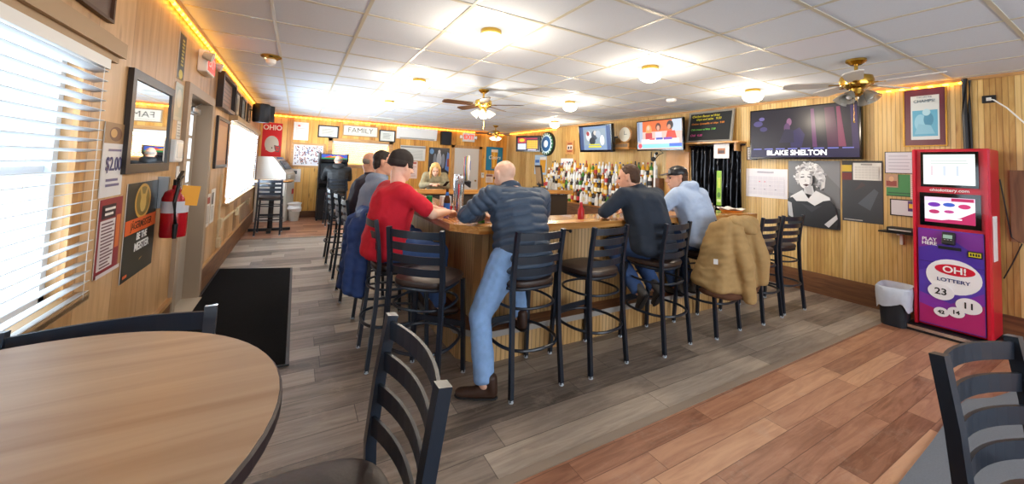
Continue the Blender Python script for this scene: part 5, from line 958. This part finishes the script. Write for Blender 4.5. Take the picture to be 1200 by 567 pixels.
# 2 man in navy jacket
J = seated(.15, .45, .34, .08, .84, .34, .12, .42, .23, 1.44, 1.09)
J.update(face=(-.2, .55, 0), head=(-.06, .24, 1.43), elL=(-.37, .24, 1.11), anL=(-.10, .06, .42), anR=(.07, .02, .44), knL=(-.14, .36, .78), ftL=(.35, .6, -.75), fuL=(.0, .75, .65), ftR=(.4, .6, -.7), fuR=(0, .7, .7))
person('brown haired man in a navy jacket and jeans, feet tucked on the stool ring', (3.65, 2.34, 0), .06, J, 'jacket', NAVY2, JD, SH2, 1.32, 0, short_hair(HB), wamp=.005, hem=-.03)
# 3 man in pale blue hoodie and black cap
def cap(t, HM):
    R3 = HM.to_3x3(); E = lambda c, r: (HM @ V(c), r, R3)
    o = blob('cap', [[E((0, -.014, .058), (.086, .102, .07)), E((0, -.014, .035), (.087, .104, .02))]], .008, 3, mat('cap_black', '1a1c1d', .8), t)
    blob('cap_brim', [[E((.05, .07, .048), (.02, .02, .005)), E((-.05, .07, .048), (.02, .02, .005)), E((.035, .155, .034), (.02, .02, .005)), E((-.035, .155, .034), (.02, .02, .005))]], .005, 2, MC['cap_black'], o)
def cap_hair(t, HM): short_hair(HB)(t, HM); cap(t, HM)
J = seated(.15, .46, .33, .08, .84, .36, .21, .335, .21, 1.445, 1.09); J.update(face=(-.1, .95, 0), head=(-.1, .22, 1.44), neck=(-.03, .17, 1.35), elL=(-.37, .22, 1.1), wrL=(-.2, .48, 1.09))
person('man in a pale blue hoodie and black cap looking along the bar', (4.4, 2.37, 0), .05, J, 'hoodie', LB_, JD, SH2, 1.22, 0, cap_hair, hoodie=True, hem=-.02)
# 4 man in the red shirt and dark beanie
def beanie(t, HM):
    R3 = HM.to_3x3(); E = lambda c, r: (HM @ V(c), r, R3)
    o = blob('beanie', [[E((0, -.016, .05), (.088, .106, .088)), E((0, -.02, .0), (.087, .103, .03))]], .008, 3, mat('beanie', '2c2523', .9, noise_amt=.2, nscale=80), t)
    blob('beanie_cuff', [[E((0, -.018, .03), (.092, .108, .016)), E((0, -.02, -.005), (.091, .107, .016))]], .008, 2, MC['beanie'], o)
J = seated(.06, .48, .3, .07, .83, .40, .42, .335, .215, 1.46, 1.09); J.update(face=(-.2, .25, 0), elR=(.28, .26, 1.1), wrR=(.1, .48, 1.085), head=(0, .1, 1.46))
person('man in a red t-shirt and dark knit cap leaning on the bar', (1.47, 3.07, 0), -PI/2 + .12, J, 'tee', RED, JD, SH1, 1.25, 0, beanie, None, SKIN2, sleeve='short', collar=False, wamp=.007, hem=-.03)
# 5 man in grey blue hoodie with glasses
def glasses(t, HM, J):
    b = MB(); 
    for s in (-1, 1): b.tube([HM @ V((s*.033 + .024*math.cos(a), .1, .0 + .018*math.sin(a))) for a in [2*PI*k/14 for k in range(14)]], .0025, True, 6); b.tube([HM @ V((s*.057, .1, .004)), HM @ V((s*.08, .0, .008))], .0025, n=6)
    b.build('glasses', 'black', t)
J = seated(.05, .46, .3, .07, .83, .40, .42, .335, .2, 1.475, 1.09); J.update(face=(-.1, -.3, 0), head=(0, .09, 1.475))
person('man in a grey blue hoodie and glasses beside the red shirted man', (1.49, 3.85, 0), -PI/2, J, 'hoodie', GB, JD, SH2, 1.22, 0, short_hair(HK), glasses, hoodie=True, hem=-.02)
# 6 man in dark purple top
J = seated(.08, .46, .3, .07, .83, .40, .42, .335, .2, 1.47, 1.09); J.update(face=(-.3, -.1, 0), head=(0, .1, 1.47))
person('grey haired balding man in a dark purple top further along the bar', (1.48, 4.62, 0), -PI/2, J, 'jacket', PUR, JD, SH2, 1.2, 0, fringe_hair(HG), hem=-.02)
# 7 person at the game cabinet
def hood(t, HM, J):
    blob('hood', [[(V(J['neck']) + V((.08, -.05, .02)), (.05, .06, .07)), (V(J['neck']) + V((-.08, -.05, .02)), (.05, .06, .07)), (V(J['neck']) + V((0, -.1, 0)), (.07, .05, .07))]], .012, 4, BLK, t)
J = seated(.08, .5, .28, .06, .83, .36, .28, .36, .22, 1.47, 1.02); J.update(face=(-.2, 0, 0))
person('person in a black hooded coat sitting at the game cabinet', (1.66, 9.54, 0), 0, J, 'coat', BLK, mat('trousers_black', '1c1d20', .8), SH2, 1.3, .006, fringe_hair(HG), hood, hem=-.04)
# 8 blonde woman behind the bar
J = seated(.12, .42, .24, .07, .83, .36, .28, .36, .165, 1.38, 1.10); J.update(face=(-.45, .12, 0), elL=(-.23, .18, 1.07), elR=(.23, .2, 1.07), wrL=(-.08, .38, 1.11), wrR=(.06, .40, 1.11))
wom = person('blonde woman in a camouflage top looking down at her phone', (3.14, 7.0, 0), PI - .35, J, 'jacket', CAMO, JD, SH2, .92, 0, long_hair(HBL), None, SKIN2, hem=-.02)
t = thing('phone', 'black phone held by the blonde woman', 'phone', (3.2, 6.55, 1.1), .3); MB().box((0, 0, .03), (.07, .01, .14), bev=.004, rot=Euler((.9, 0, 0))).build('case', 'black_gloss', t)

# ------------------------------------------------------------------ coats hung on stools
TAN = mat('duck_canvas', 'a98a5a', .85, noise_amt=.12, nscale=30); BRN = mat('rib_brown', '5b3a26', .9)
t = thing('work_coat', 'tan canvas hooded work coat draped over the back of a bar stool', 'coat', (4.42, 2.03, 0), .06)
P = [[((-.17, .02, 1.05), (.06, .07, .05)), ((.17, .0, 1.04), (.06, .07, .05)), ((-.27, .05, .46), (.06, .10, .03)), ((.26, -.03, .47), (.06, .06, .03)), ((0, -.06, .46), (.15, .05, .03))],
     [((-.18, .08, 1.0), (.05, .10, .06)), ((-.30, .16, .5), (.04, .12, .04))], [((.18, .06, 1.0), (.05, .08, .06)), ((.29, .08, .5), (.045, .10, .04))]]
S1 = [[((-.12, -.05, 1.0), (.075, .06, .06)), ((-.10, -.13, .7), (.085, .06, .07))], [((-.10, -.13, .7), (.085, .06, .07)), ((-.03, -.13, .38), (.06, .05, .03))], [((.15, -.06, .98), (.075, .06, .06)), ((.2, -.13, .72), (.085, .06, .06))], [((.2, -.13, .72), (.085, .06, .06)), ((.23, -.11, .5), (.065, .055, .03))]]
blob('shell', P + S1, .011, 5, TAN, t, wrinkle([((0, 0, 1.05), (0, -.05, .4)), (S1[0][0][0], S1[0][1][0]), (S1[1][0][0], S1[1][1][0]), (S1[2][0][0], S1[2][1][0])], .010, sc=5))
blob('hood', [[((-.13, -.02, 1.07), (.06, .07, .045)), ((.14, -.04, 1.07), (.06, .07, .045)), ((.06, -.11, 1.0), (.1, .05, .05))]], .011, 4, TAN, t, wrinkle([((-.1, 0, 1.05), (.1, 0, 1.05))], .012, sc=9))
blob('waistband', [[((-.29, .1, .43), (.045, .10, .035)), ((-.18, -.03, .415), (.08, .05, .04))], [((-.18, -.03, .415), (.08, .05, .04)), ((.08, -.07, .41), (.1, .045, .04))], [((.08, -.07, .41), (.1, .045, .04)), ((.27, -.02, .44), (.06, .06, .035))]], .011, 3, BRN, t)
MB().box((-.325, .02, .72), (.004, .035, .045), .5).build('patch', MC['white'], t)
BLU = mat('jacket_blue', '2c4a86', .7, noise_amt=.12, nscale=30)
t = thing('blue_jacket', 'blue jacket with red lining hanging from the back of a bar stool', 'jacket', (1.36, 3.58, 0), -PI/2)
P = [[((-.16, .03, 1.03), (.06, .06, .05)), ((.16, .03, 1.03), (.06, .06, .05)), ((-.25, -.02, .45), (.07, .07, .04)), ((.22, -.02, .4), (.07, .07, .04)), ((0, -.06, .36), (.12, .06, .04))], [((.12, -.06, .95), (.06, .06, .06)), ((.18, -.1, .42), (.055, .05, .04))], [((-.14, -.06, .95), (.06, .06, .06)), ((-.17, -.1, .36), (.055, .05, .04))]]
blob('shell', P, .012, 4, BLU, t, wrinkle([((0, 0, 1.05), (0, -.05, .4)), ((.12, -.06, .95), (.18, -.1, .42))], .014, sc=7))
blob('lining', [[((-.22, -.02, .37), (.06, .06, .035)), ((-.05, -.05, .33), (.08, .05, .03))]], .011, 3, RED, t)

# ------------------------------------------------------------------ things on the bar
ZB = 1.0155
t = thing('beer_tower', 'chrome two column draft beer tower with tall coloured tap handles', 'beer tower', (2.32, 3.72, ZB), 1.25)
for s in (-1, 1): MB().cyl((s*.27, 0, 0), (s*.27, 0, .36), .04, n=18).lathe([(0, 0), (.065, 0), (.065, .015), (.045, .02), (0, .02)], (s*.27, 0, 0), n=18).build('column', 'chrome', t, True)
MB().cyl((-.33, 0, .31), (.33, 0, .31), .032, n=16).build('crossbar', 'chrome', t, True)
hc = ['e8e6e2', 'd9b82a', '2f7a3c', '3c5fae', 'c8322c', '9a6a34']
for q in range(6):
    x = -.29 + q*.116; o = MB().cyl((x, 0, .31), (x, -.1, .30), .012).cyl((x, -.09, .31), (x, -.09, .25), .01).build('faucet', 'black', t)
    c = MB().lathe([(0, .32), (.009, .32), (.012, .36), (.02, .42), (.019, .52), (.012, .56), (0, .565)], (x, -.07, 0), n=12, sx=1, sy=.7).build('tap_handle', mat('tap_' + hc[q], hc[q], .35), t, True)
    MB().bx(x - .015, x + .015, -.088, -.084, .42, .51).build('badge', mat('tapb_' + hc[(q + 3) % 6], hc[(q + 3) % 6], .4), c)
def beer(lb, x, y, body, lab, cap_m=None):
    o = MB().lathe([(0, 0), (.029, 0), (.0305, .008), (.0305, .12), (.026, .145), (.0145, .18), (.0125, .225), (.0135, .228), (.0135, .235), (0, .235)], n=18).build('beer_bottle', body, None, True); o.location = (x, y, ZB)
    MB().lathe([(.0312, .03), (.0312, .1)], n=18).build('label', lab, o, True); MB().lathe([(.0172, .172), (.0140, .205)], n=14).build('neck_label', lab, o, True); return tag(o, lb, 'bottle')
beer('brown beer bottle with a blue label beside the draft tower', 2.1, 3.45, mat('beer_brown', '4a2a14', .08), mat('lab_beer_blue', '2f6fd0', .4))
beer('green beer bottle near the bald man on the bar corner', 2.2, 2.88, mat('beer_green', '2f9a3c', .08), mat('lab_beer_white', 'dfe6d8', .4))
o = MB().lathe([(0, 0), (.03, 0), (.033, .005), (.033, .115), (.027, .122), (0, .122)], n=18).build('beer_can', mat('can_green', '1f8a4a', .3, .4), None, True); o.location = (2.1, 4.0, ZB); tag(o, 'green drink can in front of the grey hooded man', 'can')
t = thing('ice_bucket', 'white bowl piled with napkins on the bar by the draft tower', 'bowl', (2.24, 3.08, ZB))
MB().lathe([(0, 0), (.10, 0), (.125, .02), (.13, .095), (.135, .10), (.12, .1), (.115, .03), (0, .02)], n=28).build('bowl', mat('bowl_white', 'dcdcd8', .25), t, True)
b = MB().lathe([(0, .05), (.1, .07), (.09, .11), (.05, .135), (0, .14)], n=20)
for v in b.bm.verts: v.co += V((1, 1, 1))*.02*noise.noise(v.co*25)
b.build('napkins', 'white', t)
t = thing('napkin_holder', 'red napkin holder with white napkins behind the brown bottle', 'napkin holder', (2.16, 3.66, ZB)); MB().bx(-.06, .06, -.045, .045, 0, .05, .004).build('base', 'red_plastic', t); MB().bx(-.052, .052, -.035, .035, .05, .15, .006).build('napkins', 'white', t)
t = thing('glass_tray', 'grey steel bar mat by the bowl on the bar corner', 'bar mat', (2.2, 3.36, ZB)); MB().bx(-.08, .08, -.12, .12, 0, .012, .004).build('tray', 'steel', t)
t = thing('paper_cup', 'tan paper cup at the far end of the bar', 'cup', (5.2, 2.82, ZB)); MB().lathe([(0, 0), (.032, 0), (.043, .12), (.045, .12), (.045, .126), (.04, .126), (.03, .01), (0, .01)], n=20).build('cup_wall', mat('cup_tan', 'c9ad84', .5), t, True)
o = MB().lathe([(0, 0), (.028, 0), (.031, .09), (.028, .09), (.026, .01), (0, .01)], n=18).build('drinking_glass', 'clear_glass', None, True); o.location = (5.34, 2.86, ZB); tag(o, 'small drinking glass beside the tan paper cup', 'glass')
t = thing('food_basket', 'orange food tray with crumpled paper at the end of the bar', 'basket', (5.6, 2.78, ZB)); MB().lathe([(0, 0), (.1, 0), (.125, .04), (.13, .04), (.105, .005), (0, .005)], n=28).build('tray', mat('basket_orange', 'd98a32', .4), t, True)
b = MB().lathe([(0, .03), (.1, .035), (.16, .055), (.1, .06), (0, .05)], n=22)
for v in b.bm.verts: v.co += V((.5, .5, 1))*.03*noise.noise(v.co*17)
b.build('paper', 'paper', t)
o = MB().lathe([(0, 0), (.03, 0), (.032, .01), (.03, .09), (.015, .12), (.012, .16), (0, .16)], n=16).build('sauce_bottle', mat('sauce_red', 'b8262c', .3), None, True); o.location = (3.2, 2.8, ZB); tag(o, 'small red bottle by the navy jacket man', 'bottle')
